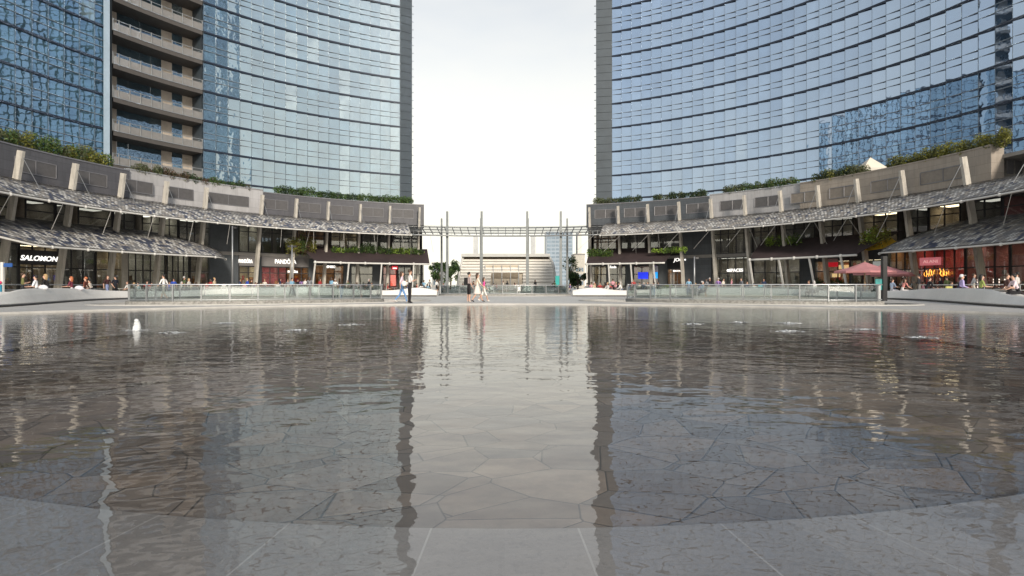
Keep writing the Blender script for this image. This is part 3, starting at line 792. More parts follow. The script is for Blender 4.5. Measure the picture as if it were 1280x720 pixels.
I_taupe = mat('room_taupe', (0.34, 0.30, 0.25), 0.8, 0, 0.3, 0.8)
I_pale = mat('room_pale', (0.55, 0.52, 0.46), 0.8, 0, 0.25, 0.7)
I_pink = mat('room_pink', (0.55, 0.16, 0.22), 0.7, 0, 0.3, 0.7)
I_red = mat('room_red', (0.40, 0.05, 0.06), 0.7, 0, 0.3, 0.7)
I_rose = mat('room_rose', (0.30, 0.12, 0.13), 0.7, 0, 0.3, 0.6)
I_wood = mat('room_wood', (0.30, 0.16, 0.08), 0.7, 0, 0.3, 1.2)
G_mix = [mat('goods_white', (0.6, 0.58, 0.55), 0.6), mat('goods_brown', (0.2, 0.1, 0.05), 0.6), mat('goods_grey', (0.2, 0.2, 0.2), 0.6)]
G_warm = [mat('goods_orange', (0.6, 0.25, 0.06), 0.6), mat('goods_red', (0.5, 0.05, 0.05), 0.6), G_mix[0]]
# ground floor, left, from the frame edge to the gap
Z0, Z1 = 0.06, 4.72
bay(lp, (-112,), (-94,), Z0, Z1, I_dark, None, 6)
bay(lp, (-93.5,), 22, Z0, Z1, I_dark, M_lampc, 4, items=G_mix)
bay(lp, 24, 72, Z0, Z1, I_taupe, M_lampw, 3, items=G_mix)
bay(lp, 74, 118, Z0, Z1, I_dark, M_lampc, 3, items=G_mix)
bay(lp, 120, 152, Z0, Z1, I_taupe, M_lampw, 2, items=G_mix)
bay(lp, 160, 206, Z0, Z1, I_pale, M_lampc, 5, items=G_mix)
bay(lp, 209, 236, Z0, Z1, I_pale, M_lampc, 4)
bay(lp, 238, 262, Z0, Z1, I_taupe, M_lampc, 2, items=G_warm)
bay(lp, 299, 322, Z0, 3.5, I_pale, M_lampw, 2, items=G_warm)
bay(lp, 327, 358, Z0, 3.5, I_pink, M_lampw, 3, items=G_warm)
bay(lp, 358, 386, Z0, 3.5, I_wood, M_lampw, 3, items=G_warm)
bay(lp, 394, 430, Z0, 3.9, I_wood, M_lampw, 3, items=G_warm)
bay(lp, 439, 466, Z0, 3.9, I_taupe, M_lampc, 1, items=G_mix)
bay(lp, 479, 496, Z0, 3.9, I_red, M_lampw, 2, items=G_warm)
bay(lp, 497, 514, Z0, 3.9, I_dark, M_lampc, 2, items=G_mix)
bay(lp, 515, 529, Z0, 4.5, I_pale, M_lampc, 2)
# ground floor, right
bay(rpod, 735, 758, Z0, 3.9, I_taupe, M_lampw, 3, items=G_mix)
bay(rpod, 761, 782, Z0, 3.9, I_dark, M_lampw, 2, items=G_warm)
bay(rpod, 792, 823, Z0, 3.9, I_rose, M_lampc, 3, items=G_mix)
bay(rpod, 834, 853, Z0, 3.4, I_wood, M_lampw, 3, items=G_mix)
bay(rpod, 890, 940, Z0, Z1, I_taupe, M_lampc, 5, items=G_mix)
bay(rpod, 942, 1000, Z0, Z1, I_taupe, M_lampc, 4, items=G_mix)
bay(rpod, 1019, 1062, Z0, 3.9, I_wood, M_lampw, 3, items=G_warm)
bay(rpod, 1064, 1106, Z0, 3.9, I_dark, M_lampw, 3, items=G_warm)
bay(rpod, 1110, 1142, Z0, Z1, I_wood, M_lampw, 3, items=G_mix)
bay(rpod, 1144, 1206, Z0, Z1, I_red, M_lampw, 5, items=G_mix)
bay(rpod, 1208, 1262, Z0, Z1, I_rose, M_lampw, 3, items=G_mix)
bay(rpod, 1264, (98,), Z0, Z1, I_rose, M_lampw, 4, items=G_mix)
bay(rpod, (99,), (112,), Z0, Z1, I_dark, None, 5)
# solid piers and fascias on the ground floor
def pierwall(root, px0, px1, z0, z1, m, r=43.05):
    mb = MB(); arc(mb, ph(px0, r), ph(px1, r), r, r + .5, z0, z1); return mb.build('pier', m, root)
for a, b, z1, m in ((262, 298, 8.7, M_slate), (152, 160, 4.7, M_conc), (322, 327, 4.7, M_slate), (386, 394, 4.7, M_slate), (430, 439, 4.7, M_slate), (466, 479, 4.7, M_slate)):
    pierwall(lp, a, b, .06, z1, m)
for a, b, z1, m in ((758, 761, 4.7, M_slate), (782, 792, 4.7, M_slate), (823, 834, 4.7, M_slate), (853, 889, 8.7, M_slatep), (1000, 1019, 4.7, M_slatep), (1062, 1064, 4.7, M_wood if False else M_slate), (1106, 1110, 4.7, M_slate)):
    pierwall(rpod, a, b, .06, z1, m)
fas = {}
def fascia(root, key, px0, px1, z0, z1, m, r=43.0):
    mb = MB(); arc(mb, ph(px0, r), ph(px1, r), r, r + .25, z0, z1); o = mb.build('fascia', m, root); fas[key] = o; return o
M_fgrey = mat('fascia_grey', (0.20, 0.19, 0.19), 0.5, 0.2, 0.1, 1)
fascia(lp, 'pand0', 299, 322, 3.5, 4.75, M_fgrey); fascia(lp, 'pand', 327, 386, 3.5, 4.75, M_fgrey)
fascia(lp, 'min', 394, 430, 3.9, 4.75, M_dark); fascia(lp, 'min2', 439, 466, 3.9, 4.75, M_dark); fascia(lp, 'red', 479, 514, 3.9, 4.75, M_dark)
fascia(rpod, 'r1', 735, 758, 3.9, 4.75, M_dark); fascia(rpod, 'r1b', 761, 782, 3.9, 4.75, M_dark); fascia(rpod, 'r2', 792, 823, 3.9, 4.75, M_dark)
fascia(rpod, 'joo', 834, 853, 3.4, 6.0, M_black); fascia(rpod, 'rest', 1019, 1062, 3.9, 4.75, M_dark); fascia(rpod, 'rest2', 1064, 1106, 3.9, 4.75, M_dark)
# first floor glazing in bays
def upper(root, px0, px1, back, split, lamp=None):
    return bay(root, px0, px1, 5.15, 8.7, back, lamp, split)
for a, b, m, s, l in (((-112,), (-93,), I_dark, 5, None), ((-92.5,), 18, I_taupe, 3, None), (32, 68, I_taupe, 1, None), (70, 88, I_dark, 1, None), (98, 140, I_taupe, 1, None), (142, 168, I_dark, 2, None),
                      (178, 200, I_pale, 2, M_lampc), (201, 222, I_pale, 2, M_lampc), (224, 262, I_dark, 4, M_lampc), (299, 322, I_pale, 2, M_lampc), (327, 366, I_dark, 3, None), (372, 405, I_wood, 3, None),
                      (414, 446, I_dark, 3, M_lampw), (453, 484, I_dark, 3, None), (490, 522, I_dark, 3, None)):
    upper(lp, a, b, m, s, l)
for a, b, m, s, l in ((742, 770, I_wood, 3, None), (777, 806, I_dark, 3, None), (813, 852, I_dark, 4, None), (891, 940, I_taupe, 5, None), (942, 970, I_taupe, 3, None), (980, 1018, I_dark, 3, None),
                      (1028, 1066, I_taupe, 3, None), (1078, 1122, I_dark, 3, M_lampw), (1134, 1160, I_dark, 2, None), (1162, 1200, I_taupe, 2, M_lampw), (1210, 1252, I_dark, 2, None), (1254, (98,), I_rose, 4, None)):
    upper(rpod, a, b, m, s, l)
def facing(phi): v = rp(phi, 0) - rp(phi, 1); v.z = 0; return v
def sign(root, s, px, z, size, width, r=42.9, shear=0.0, bold=0.0, m=None, parent=None):
    p = ph(px, r); return lettering(parent or root, s, rp(p, r, z), facing(p), size, m or M_sign, width, shear, bold)
# hanging sign boards
mb = MB(); arc(mb, ph(26, 42.7), ph(72, 42.7), 42.7, 42.8, 2.9, 4.2); sb = mb.build('sign_board', M_dark, lp)
sign(lp, 'SALOMON', 49, 3.45, 0.62, 3.4, 42.64, 0.25, 0.012, parent=sb)
sign(lp, 'PANDÔRA', 357, 4.12, 0.75, 2.75, 42.95, 0, 0.008, parent=fas['pand'])
sign(lp, 'PANDÔRA', 366, 2.85, 0.42, 1.3, 43.0, 0, 0.01)
sign(lp, 'PANDÔRA', 307, 4.05, 0.62, 1.7, 42.95, 0, 0.008, parent=fas['pand0'])
sign(lp, 'MINISO', 413, 3.6, 0.48, 1.3, 42.9, 0, 0.012, parent=fas['min'])
mb = MB(); arc(mb, ph(490, 42.8), ph(497, 42.8), 42.75, 42.85, 3.35, 3.85); sb = mb.build('sign_board', mat('red_sign', (0.6, 0.03, 0.04), 0.5, 0, 0.05, 1, emit=0.5), lp)
mb = MB(); arc(mb, ph(491, 42.7), ph(496, 42.7), 42.7, 42.74, 3.45, 3.62); mb.build('sign_panel', M_sign, sb)
mb = MB(); arc(mb, ph(487, 44), ph(494, 44), 43.6, 43.7, 1.0, 2.6); mb.build('sign_board', mat('red_glow_panel', (0.9, 0.10, 0.06), 0.5, 0, 0.3, 3, emit=0.9), lp)
sign(rpod, 'Rada', 766, 3.72, 0.5, 0.95, 42.9, 0.1, 0.012, parent=fas['r1b'])
sign(rpod, 'JOO', 848, 4.55, 0.62, 1.35, 42.9, 0.2, 0.012, parent=fas['joo'])
mb = MB(); p = rp(ph(856.5, 42.9), 42.85, 4.55); mb.ball(p, .12, .05, .12, 10, 8); mb.build('sign_dot', M_sign, fas['joo'])
sign(rpod, 'MACHA', 846, 3.05, 0.3, 1.0, 42.95, 0, 0.008, parent=fas['joo'])
sp_ = sign(rpod, 'SPACES', 920, 3.0, 0.55, 1.75, 43.02, 0, 0.01)
mb = MB(); mb.ball(rp(ph(910, 43.0), 43.0, 3.0), .17, .07, .17, 12, 8); mb.build('sign_dot', M_sign, rpod)
# blue screens
M_scr = mat('blue_screen', (0.01, 0.03, 0.75), 0.3, 0, 0.5, 1.5, emit=0.55); M_scr2 = mat('cyan_screen', (0.02, 0.30, 0.85), 0.3, 0, 0.5, 2.5, emit=0.5)
for a, b, z0, z1, m in ((797.5, 810, 2.0, 2.95, M_scr), (817, 822, 2.05, 2.95, M_scr2)):
    mb = MB(); arc(mb, ph(a, 43.0), ph(b, 43.0), 43.0, 43.06, z0, z1); mb.build('screen', m, rpod)
mb = MB(); arc(mb, ph(816, 43.0), ph(822.5, 43.0), 43.0, 43.06, 3.0, 3.8); mb.build('poster', mat('pale_lilac_poster', (0.45, 0.45, 0.55), 0.5, 0, 0.1, 4), rpod)
mb = MB(); mb.tube([rp(ph(819, 42.97), 42.97, 3.4) + Vector((.28 * math.cos(t), 0, .42 * math.sin(t))) for t in [i * PI / 8 for i in range(16)]], .07, 6, closed=True); mb.build('poster_ring', mat('violet_ring', (0.25, 0.18, 0.45), 0.5), rpod)
# red sign, restaurant
mb = MB(); arc(mb, ph(1034, 41.5), ph(1047, 41.5), 41.5, 41.6, 3.1, 3.6); arc(mb, ph(1034.5, 41.5), ph(1046.5, 41.5), 41.52, 41.58, 3.62, 4.0, 1); mb.build('sign_board', [mat('red_panel', (0.5, 0.01, 0.02), 0.5, 0, 0.1, 2, emit=0.3), mat('pink_panel', (0.6, 0.35, 0.33), 0.5)], rpod)
for a, b, z0, z1 in ((1047, 1061, 2.9, 3.35), (1040, 1050, 2.0, 2.4)):
    mb = MB(); arc(mb, ph(a, 43.6), ph(b, 43.6), 43.6, 43.65, z0, z1); mb.build('lit_panel', mat('amber_panel', (1.0, 0.62, 0.28), 0.5, 0, 0.3, 3, emit=0.7), rpod)
mb = MB(); arc(mb, ph(1091, 41.9), ph(1105, 41.9), 41.9, 42.0, 2.6, 3.55); mb.build('menu_board', mat('white_board', (0.6, 0.64, 0.62), 0.5, 0, 0.08, 2, emit=0.15), rpod)
# pink lintel sign and flame coloured letters at the red bar
mb = MB(); arc(mb, ph(1150, 43.1), ph(1176, 43.1), 43.05, 43.12, 3.0, 3.75); pk = mb.build('sign_board', mat('pink_sign', (0.55, 0.16, 0.18), 0.5, 0, 0.2, 2, emit=0.35), rpod)
sign(rpod, 'ALANI', 1163, 3.35, 0.42, 1.4, 43.0, 0, 0, mat('pale_pink_letters', (0.8, 0.5, 0.48), 0.5, emit=0.3), pk)
M_flame = mat('orange_neon', (1.0, 0.42, 0.07), 0.5, 0, 0, 1, emit=1.5)
rnd = random.Random(4)
for base in (1161.5, 1179.5):
    mb = MB()
    for i in range(9):
        x = base - 5 + i * 1.35; p = rp(ph(x, 42.95), 42.95, 2.0 + rnd.uniform(-.12, .15)); q = p + Vector((rnd.uniform(-.1, .1), 0, rnd.uniform(.2, .6)))
        mb.tube([p, (p + q) / 2 + Vector((rnd.uniform(-.12, .12), 0, 0)), q], .022, 5)
    mb.build('neon_flame', M_flame, rpod)
mb = MB()
for x in (1210, 1216, 1222, 1242, 1249, 1256, 1268): 
    for z in [0.9 + .22 * i for i in range(4)]:
        p = rp(ph(x, 43.5), 43.5, z); mb.ball(p, .05, .05, .07, 6, 4)
mb.build('bar_lights', mat('bar_lights', (1, 0.75, 0.65), 0.5, 0, 0, 1, emit=2.0), rpod)

# ------------------------------------------------------------------ pergola across the gap
pg = thing('pergola', 'long glazed pergola on steel posts bridging the gap between the two podiums', 'pergola', (0, CY + 38, 0))
a0, a1 = ph(512, 37.5), ph(752, 37.5)
mb = MB(); n = 26
for i in range(n):
    for j in range(8):
        s0, s1 = j / 8 + .01, (j + 1.12) / 8; t0 = a0 + (a1 - a0) * (i + .02) / n; t1 = a0 + (a1 - a0) * (i + .98) / n
        q = [(36.6 + 3.9 * s0, 8.1 + 1.45 * s0 + .10), (36.6 + 3.9 * s1, 8.1 + 1.45 * s1)]
        mb.quad(rp(t0, *q[0]), rp(t1, *q[0]), rp(t1, *q[1]), rp(t0, *q[1]))
mb.build('glass_roof', M_frost, pg)
for r, z, w in ((36.5, 7.85, .2), (37.6, 8.3, .12), (39, 8.85, .12), (40.4, 9.35, .2), (36.4, 8.35, .07)):
    mb = MB(); mb.tube([rp(a0 + (a1 - a0) * i / 24, r, z) for i in range(25)], w / 2, 8); mb.build('beam', mat('pergola_steel', (0.24, 0.25, 0.255), .4, .4), pg, smooth=True)
for i in range(n + 1):
    t = a0 + (a1 - a0) * i / n; mb = MB(); mb.beam(rp(t, 36.4, 7.95), rp(t, 40.5, 9.4), 0.08, 0.16); mb.build('rafter', M_steel, pg)
for i in range(40):
    t = a0 + (a1 - a0) * (i + .5) / 40; mb = MB(); mb.beam(rp(t, 36.4, 7.85), rp(t, 36.35, 8.4), .03, .03); mb.build('baluster', M_steel, pg)
for px in (559, 602, 659, 701):
    p = gp(px, CY + 36.3); 
    for D, px2, zt, w in ((CY + 36.3, px, 11.2, .36), (CY + 41.5, px + (-7 if px < 600 else -1 if px < 650 else 1 if px < 690 else 8), 10.85, .30)):
        p = gp(px2, D); mb = MB(); mb.beam((p.x, p.y, .05), (p.x, p.y, zt), w, w * 1.0, 0, (0, 1, 0), w * .8, w * .8)
        mb.box(p.x - .3, p.x + .3, p.y - .3, p.y + .3, .05, .12); mb.build('post', mat('post_grey', (0.17, 0.185, 0.19), .45, .2), pg)

# ------------------------------------------------------------------ louvred vault beyond the gap
st = thing('louvred_pavilion', 'low vaulted pavilion of cream louvres beyond the pergola', 'pavilion', (0, 100, 0))
xl, xr = gp(571, 100).x, gp(694, 100).x
M_cream = mat('cream_louvre', (0.74, 0.71, 0.65), 0.6, 0, 0.08, 1); M_creamd = mat('cream_painted_shade', (0.46, 0.40, 0.32), 0.7, 0, 0.1, 1)  # darker cream paints the shade behind the louvres and below the roof
def vault(x, s, zt=6.3, bow=2.2):               # profile: s 0 at the foot, 1 at the crown
    return Vector((x, 100 + bow * s ** 3, .05 + zt * s * (1.12 - .12 * s)))
mb = MB(); rows = 11
for r in range(rows):
    s0 = r / rows * .9; s1 = (r + .74) / rows * .9
    for k in range(6):
        u0 = k / 6; u1 = (k + 1) / 6
        if k in (2, 3) and r < 6: continue
        def X(u, s): return (xl + 1.0 * s) + ((xr - 1.1 * s ** 4) - (xl + 1.0 * s)) * u
        a, b, c, d = vault(X(u0, s0), s0), vault(X(u1, s0), s0), vault(X(u1, s1), s1), vault(X(u0, s1), s1)
        dv = Vector((0, .25, -.12)); mb.hexa((a, b, b + dv, a + dv), (d, c, c + dv, d + dv))
mb.build('louvre', M_cream, st)
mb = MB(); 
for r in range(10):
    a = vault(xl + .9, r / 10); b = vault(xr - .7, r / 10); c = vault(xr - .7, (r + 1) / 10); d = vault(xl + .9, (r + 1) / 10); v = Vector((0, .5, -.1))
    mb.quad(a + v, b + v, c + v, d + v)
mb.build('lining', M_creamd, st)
for x, k in ((xl, 1), (xr, -1)):
    mb = MB(); mb.tube([vault(x + (1.0 * s / 10 if k > 0 else -1.1 * (s / 10) ** 4), s / 10) + Vector((0, -.1, 0)) for s in range(11)], .2, 8); mb.build('end_rib', M_white, st, smooth=True)
mb = MB(); mb.box(xl + .7, xr - .8, 100.9, 108, 6.1, 6.62); mb.build('roof', mat('pavilion_roof', (0.52, 0.52, 0.5), 0.5, 0, .1, 1), st)
mb = MB(); mb.box(-3.4, 2.4, 100.6, 101.1, .05, 4.6); mb.build('entrance_wall', mat('pavilion_beige', (0.55, 0.47, 0.36), 0.7, 0, .1, 1), st)
for x in (-3.4, -2.0, -.5, 1.0, 2.4):
    mb = MB(); mb.box(x - .07, x + .07, 100.3, 100.58, .05, 4.6); mb.build('mullion', M_steel, st)
mb = MB(); mb.box(-3.2, 2.2, 100.32, 100.56, 2.4, 3.3); mb.build('transom_panel', mat('bronze_panel', (0.2, 0.16, 0.11), 0.5), st)
for px in (594.5, 666.5):
    p = gp(px, 118); mb = MB(); mb.box(p.x - .45, p.x + .45, p.y - .4, p.y + .4, 5.9, 11.2); mb.build('vent_mast', mat('pale_mast', (0.55, 0.57, 0.58), 0.6), st)
# far buildings seen through the gap
ft = thing('office_tower', 'distant pale blue office tower seen between the pergola posts', 'tower', gp(698, 420))
p0, p1 = gp(683, 420), gp(716, 420)
mb = MB(); mb.box(p0.x, p1.x, 420, 440, 0, 40.5); mb.build('body', mat('far_blue_glass', (0.27, 0.33, 0.39), 0.4, 0, .15, .1), ft)
mb = MB()
for i in range(14):
    for j in range(6):
        x = p0.x + .6 + j * 3.1; z = 2 + i * 2.75; mb.box(x, x + 2.5, 419.8, 419.95, z, z + 1.6)
mb.build('window_band', mat('far_window', (0.20, 0.26, 0.32), 0.25, 0, .3, .2), ft)
mb = MB(); mb.box(gp(722, 420).x, gp(727, 420).x, 420, 430, 0, 40); tag(mb.build('chimney', mat('pale_stack', (0.62, 0.6, 0.56), .7), loc=gp(724, 420)), 'slender pale tower shaft beside the distant blue office tower', 'tower')
for (a, b, zt, c, nm) in ((540, 556, 11, (0.5, 0.5, 0.48), 'pale low block behind the left tree beyond the pergola'), (718, 731, 15, (0.52, 0.49, 0.43), 'beige low block behind the right tree beyond the pergola')):
    D = 260; q0, q1 = gp(a, D), gp(b, D); t = thing('distant_block', nm, 'building', gp((a + b) / 2, D))
    mb = MB(); mb.box(q0.x, q1.x, D, D + 12, 0, zt); mb.build('wall', mat('far_wall_%d' % a, c, .8), t)
    mb = MB()
    for i in range(3):
        for j in range(3):
            x = q0.x + .7 + j * (q1.x - q0.x - 1) / 3; mb.box(x, x + .9, D - .15, D - .02, 1.5 + i * 3, 3.2 + i * 3)
    mb.build('window_row', mat('far_window', (0.20, 0.27, 0.36)), t)
    mb = MB(); mb.box(q0.x - .2, q1.x + .2, D - .2, D + 12.2, zt, zt + .5); mb.build('roof', M_fgrey, t)

# ------------------------------------------------------------------ foliage
def leafmat(name, c):
    m = bpy.data.materials.new(name); t = NT(m); p = t.n('BsdfPrincipled'); at = t.n('Attribute', attribute_name='var')
    col = t.mix(at.outputs['Fac'], tuple(x * .55 for x in c), tuple(x * 1.5 for x in c)); t.l(col, p.inputs['Base Color'])
    p.inputs['Roughness'].default_value = 0.6; tl = t.n('BsdfTranslucent'); t.l(col, tl.inputs[0])
    mx = t.n('MixShader'); mx.inputs[0].default_value = 0.25; t.l(p.outputs[0], mx.inputs[1]); t.l(tl.outputs[0], mx.inputs[2]); t.l(mx.outputs[0], t.out.inputs[0]); return m
L_green = leafmat('leaf_green', (0.07, 0.125, 0.03)); L_yel = leafmat('leaf_yellow_green', (0.19, 0.19, 0.035)); L_dark = leafmat('leaf_dark', (0.03, 0.06, 0.022))
L_red = leafmat('leaf_russet', (0.10, 0.065, 0.04)); L_lime = leafmat('leaf_lime', (0.24, 0.36, 0.05)); L_olive = leafmat('leaf_olive', (0.11, 0.125, 0.06))
M_bark = mat('bark', (0.10, 0.075, 0.055), 0.9, 0, .3, 6)
def leaf_at(mb, c, s, rnd, mi):
    n = Vector((rnd.gauss(0, 1), rnd.gauss(0, 1), rnd.gauss(.4, 1))).normalized(); u = n.orthogonal().normalized(); u = Matrix.Rotation(rnd.uniform(0, 6.28), 3, n) @ u; w = n.cross(u)
    k = s * rnd.uniform(.6, 1.3)
    mb.add((c - u * k, c - w * k * .45 + n * k * .1, c + u * k, c + w * k * .45 + n * k * .1), ((0, 1, 2, 3),), mi, rnd.random())
def hedge(px0, px1, r, z, h, depth, mats, label, dens=130, leaf=.13, group='hedges along the podium parapets', seed=1, name='hedge', bump=.35, cat='hedge', hang=0.0):
    rnd = random.Random(seed); a, b = (ph(px0, r) if px0 > -900 else -95), ph(px1, r) 
    t = thing(name, label, cat, tuple(rp((a + b) / 2, r, z)), group)
    L = abs(b - a) * PI / 180 * r; mb = MB(); stems = MB(); nb = max(3, int(L / .6)); clumps = []
    for i in range(nb):
        hh = h * rnd.uniform(1 - bump, 1.1); clumps.append((a + (b - a) * (i + .5 + rnd.uniform(-.3, .3)) / nb, r + rnd.uniform(-.15, .15), hh, rnd.uniform(.5, .72), rnd.randrange(len(mats))))
    for (p, rr, hh, w, mi) in clumps:
        base = rp(p, rr, z)
        for s in range(3): stems.tube([base + Vector((rnd.uniform(-.1, .1), rnd.uniform(-.1, .1), 0)), base + Vector((rnd.uniform(-.3, .3), rnd.uniform(-.2, .2), hh * .7))], .018, 4)
        for k in range(int(dens * max(.5, hh))):
            d = Vector((rnd.gauss(0, 1), rnd.gauss(0, 1), rnd.gauss(0, 1))).normalized() * (rnd.random() ** .4)
            c = base + Vector((d.x * w, d.y * depth * .5, hh * .5 + d.z * hh * .55 - hang * rnd.random() ** 3))
            leaf_at(mb, c, leaf, rnd, mi if rnd.random() < .7 else rnd.randrange(len(mats)))
    mb.build('foliage', mats, t); stems.build('stem', M_bark, t)
    return t
hz_list = [(-999, 137, 41.6, 1.5, [L_yel, L_green, L_olive], 'yellow green hedge at far left below the teal glass wing'),
           (168, 238, 41.7, .9, [L_red, L_dark, L_olive], 'dark russet hedge under the balcony stack, left of another russet hedge'),
           (240, 310, 41.6, .8, [L_red, L_green, L_dark], 'russet and green hedge tapering off on the silver parapet'),
           (343, 392, 41.5, .95, [L_green, L_dark], 'short clipped green hedge, first right of the silver parapet'),
           (396, 443, 41.5, .85, [L_green, L_dark], 'short clipped green hedge, middle one of the three on the dark left parapet'),
           (446, 516, 41.5, .9, [L_green, L_dark, L_green], 'long clipped green hedge reaching the gap end of the left parapet'),
           (744, 800, 41.5, .75, [L_olive, L_dark], 'row of small round grey green shrubs nearest the gap on the slate parapet'),
           (818, 884, 41.5, .8, [L_olive, L_dark], 'grey green hedge at the right end of the slate parapet'),
           (906, 997, 41.7, .95, [L_olive, L_green], 'loose olive hedge on the silver right parapet'),
           (1018, 1084, 41.5, 1.0, [L_yel, L_olive, L_dark], 'olive hedge in front of the white roof tent'),
           (1112, 1262, 41.5, 1.3, [L_yel, L_olive, L_yel], 'tall straggling yellow green hedge on the beige parapet at right')]
for i, (a, b, r, h, ms, lab) in enumerate(hz_list):
    hedge(a, b, r - .55, 12.35, h * (1.15 if i in (0, 10) else 1.45), 1.0, ms, lab, seed=40 + i, dens=300, leaf=.105, bump=.22)
pl = [(360, 392, 39.6, 5.5, 2.0, [L_red, L_yel, L_green], 'russet bush rising at the left end of the left brown awning', .9),
      (415, 445, 39.9, 5.55, .75, [L_green, L_lime], 'bright green plants on the left brown awning', .3),
      (447, 478, 39.9, 5.55, 1.5, [L_dark, L_green], 'tall dark green plant on the left brown awning', .4),
      (480, 530, 39.9, 5.55, .8, [L_dark, L_green, L_lime], 'low dark planting at the gap end of the left brown awning', .4),
      (733, 766, 39.3, 5.25, 1.0, [L_lime, L_green], 'lime green plants on the gap end of the first right awning', .8),
      (817, 857, 38.6, 5.35, .8, [L_lime, L_lime, L_green], 'flat mat of lime green planting at the right end of the first right awning', .2),
      (960, 998, 40.2, 5.8, 1.2, [L_lime, L_green, L_olive], 'green shrub standing on top of the second right awning', .5),
      (1078, 1108, 39.2, 5.6, 1.3, [L_lime, L_yel], 'lime green bush trailing at the right end of the second right awning', .8)]
for i, (a, b, r, z, h, ms, lab, hg) in enumerate(pl):
    hedge(a, b, r, z, h, .9, ms, lab, seed=80 + i, name='awning_plant', cat='plant', group='plants on the brown awnings', hang=hg, dens=260, leaf=.11)
for i, (a, b, lab) in enumerate(((1020, 1042, 'potted bush by the restaurant entrance under the red sign'), (1044, 1062, 'potted bush beside the parasol pole under the second right awning'), (828, 838, 'small pale green pot plant at the dark shop entrance'))):
    hedge(a, b, 41.8, .3, 1.5 if i < 2 else .9, .9, [L_green, L_dark] if i < 2 else [L_lime, L_yel], lab, seed=110 + i, name='potted_bush', cat='plant', group='potted plants before the right shops')
def tree(x, y, h, w, mats, label, seed, dens=1500, leaf=.28):
    rnd = random.Random(seed); t = thing('tree', label, 'tree', (x, y, 0), 'trees beyond the pergola'); mb = MB()
    mb.tube([(x, y, 0), (x + .1, y, h * .3), (x - .05, y, h * .65)], [.22, .16, .07], 7); lm = MB()
    cl = []
    for i in range(12):
        a = rnd.uniform(0, 6.28); rr = w * .5 * rnd.uniform(.2, .9); c = Vector((x + rr * math.cos(a), y + rr * math.sin(a), h * rnd.uniform(.35, .95)))
        mb.tube([(x, y, h * .3 + rnd.uniform(0, .2) * h), tuple((Vector((x, y, h * .5)) + c) / 2), tuple(c)], [.09, .05, .02], 5); cl.append((c, w * rnd.uniform(.12, .24)))
    for c, r in cl:
        for k in range(dens // 12):
            d = Vector((rnd.gauss(0, 1), rnd.gauss(0, 1), rnd.gauss(0, .8))).normalized() * r * rnd.random() ** .45; leaf_at(lm, c + d, leaf, rnd, rnd.randrange(len(mats)))
    mb.build('trunk', M_bark, t); lm.build('crown', mats, t)
tree(gp(548, 125).x, 125, 6.0, 5, [L_dark, L_green], 'dark round tree left of the louvred pavilion, nearest the podium', 1)
tree(gp(563, 128).x, 128, 7.2, 4.5, [L_dark, L_green], 'taller dark tree close against the left end of the louvred pavilion', 2)
tree(gp(712, 125).x, 125, 7.5, 4.0, [L_olive, L_green], 'airy olive green tree right of the louvred pavilion', 3, 700, .22)
tree(gp(722, 118).x, 118, 3.6, 4.5, [L_dark, L_green], 'low dark bushy tree right of the pavilion beside the right podium', 4)

# roof tent, parasols, yellow shade
def pyramid(mb, c, hx, hy, z0, z1, mi=0, n=8, sag=.25):
    ring = []
    for i in range(n):
        a = 2 * PI * i / n + PI / n; ring.append(Vector((c[0] + hx * math.cos(a), c[1] + hy * math.sin(a), z0)))
    top = Vector((c[0], c[1], z1))
    for i in range(n):
        a, b = ring[i], ring[(i + 1) % n]; m1 = (a + top) / 2 - Vector((0, 0, sag)); m2 = (b + top) / 2 - Vector((0, 0, sag))
        mb.quad(a, b, m2, m1, mi); mb.add((m1, m2, top), ((0, 1, 2),), mi)
        mb.quad(a, a - Vector((0, 0, .15)), b - Vector((0, 0, .15)), b, mi)
M_tent = mat('cream_tent_cloth', (0.68, 0.62, 0.53), 0.8, 0, .06, 1)
for px, lab, hx in ((1088, 'cream pyramid tent peaking on the right roof terrace', 3.6), (1052, 'lower cream shade sail left of the pyramid tent on the roof', 3.4)):
    p = ph(px, 45); c = rp(p, 45); t = thing('roof_tent', lab, 'tent', (c.x, c.y, 11.9), 'cream tents on the right roof terrace')
    mb = MB(); pyramid(mb, c, hx, 2.6, 13.2, 15.1 if px > 1060 else 13.9, 0, 4, .35); mb.build('tent_cloth', M_tent, t)
    for dx in (-1, 1):
        for dy in (-1, 1): mb = MB(); mb.tube([(c.x + dx * hx * .68, c.y + dy * 1.8, 11.9), (c.x + dx * hx * .68, c.y + dy * 1.8, 13.2)], .05, 6); mb.build('pole', M_white, t)
    mb = MB(); mb.tube([(c.x, c.y, 11.9), (c.x, c.y, 15.05 if px > 1060 else 13.8)], .05, 6); mb.build('mast', M_white, t)
M_para = mat('dusty_pink_cloth', (0.50, 0.22, 0.23), 0.85, 0, .08, 2)
for px, D, w, zt, lab in ((1081, 47, 2.2, 2.95, 'dusty pink parasol with a wide canopy before the right cafe'), (1103, 50, 2.2, 2.85, 'smaller dusty pink parasol half hidden behind the first one'), (1116, 55, 1.8, 2.8, 'salmon parasol deep under the shingled right canopy')):
    c = gp(px, D); t = thing('parasol', lab, 'parasol', (c.x, c.y, .05), 'pink cafe parasols'); mb = MB(); pyramid(mb, c, w, w, zt - .75, zt, 0, 8, .06); mb.build('canopy', M_para, t)
    mb = MB(); mb.tube([(c.x, c.y, .1), (c.x, c.y, zt + .1)], .045, 8); mb.build('pole', mat('pale_wood', (0.45, 0.33, 0.2), .6), t)
    mb = MB(); mb.box(c.x - .35, c.x + .35, c.y - .35, c.y + .35, .05, .17); mb.build('base', M_dkgrey, t)
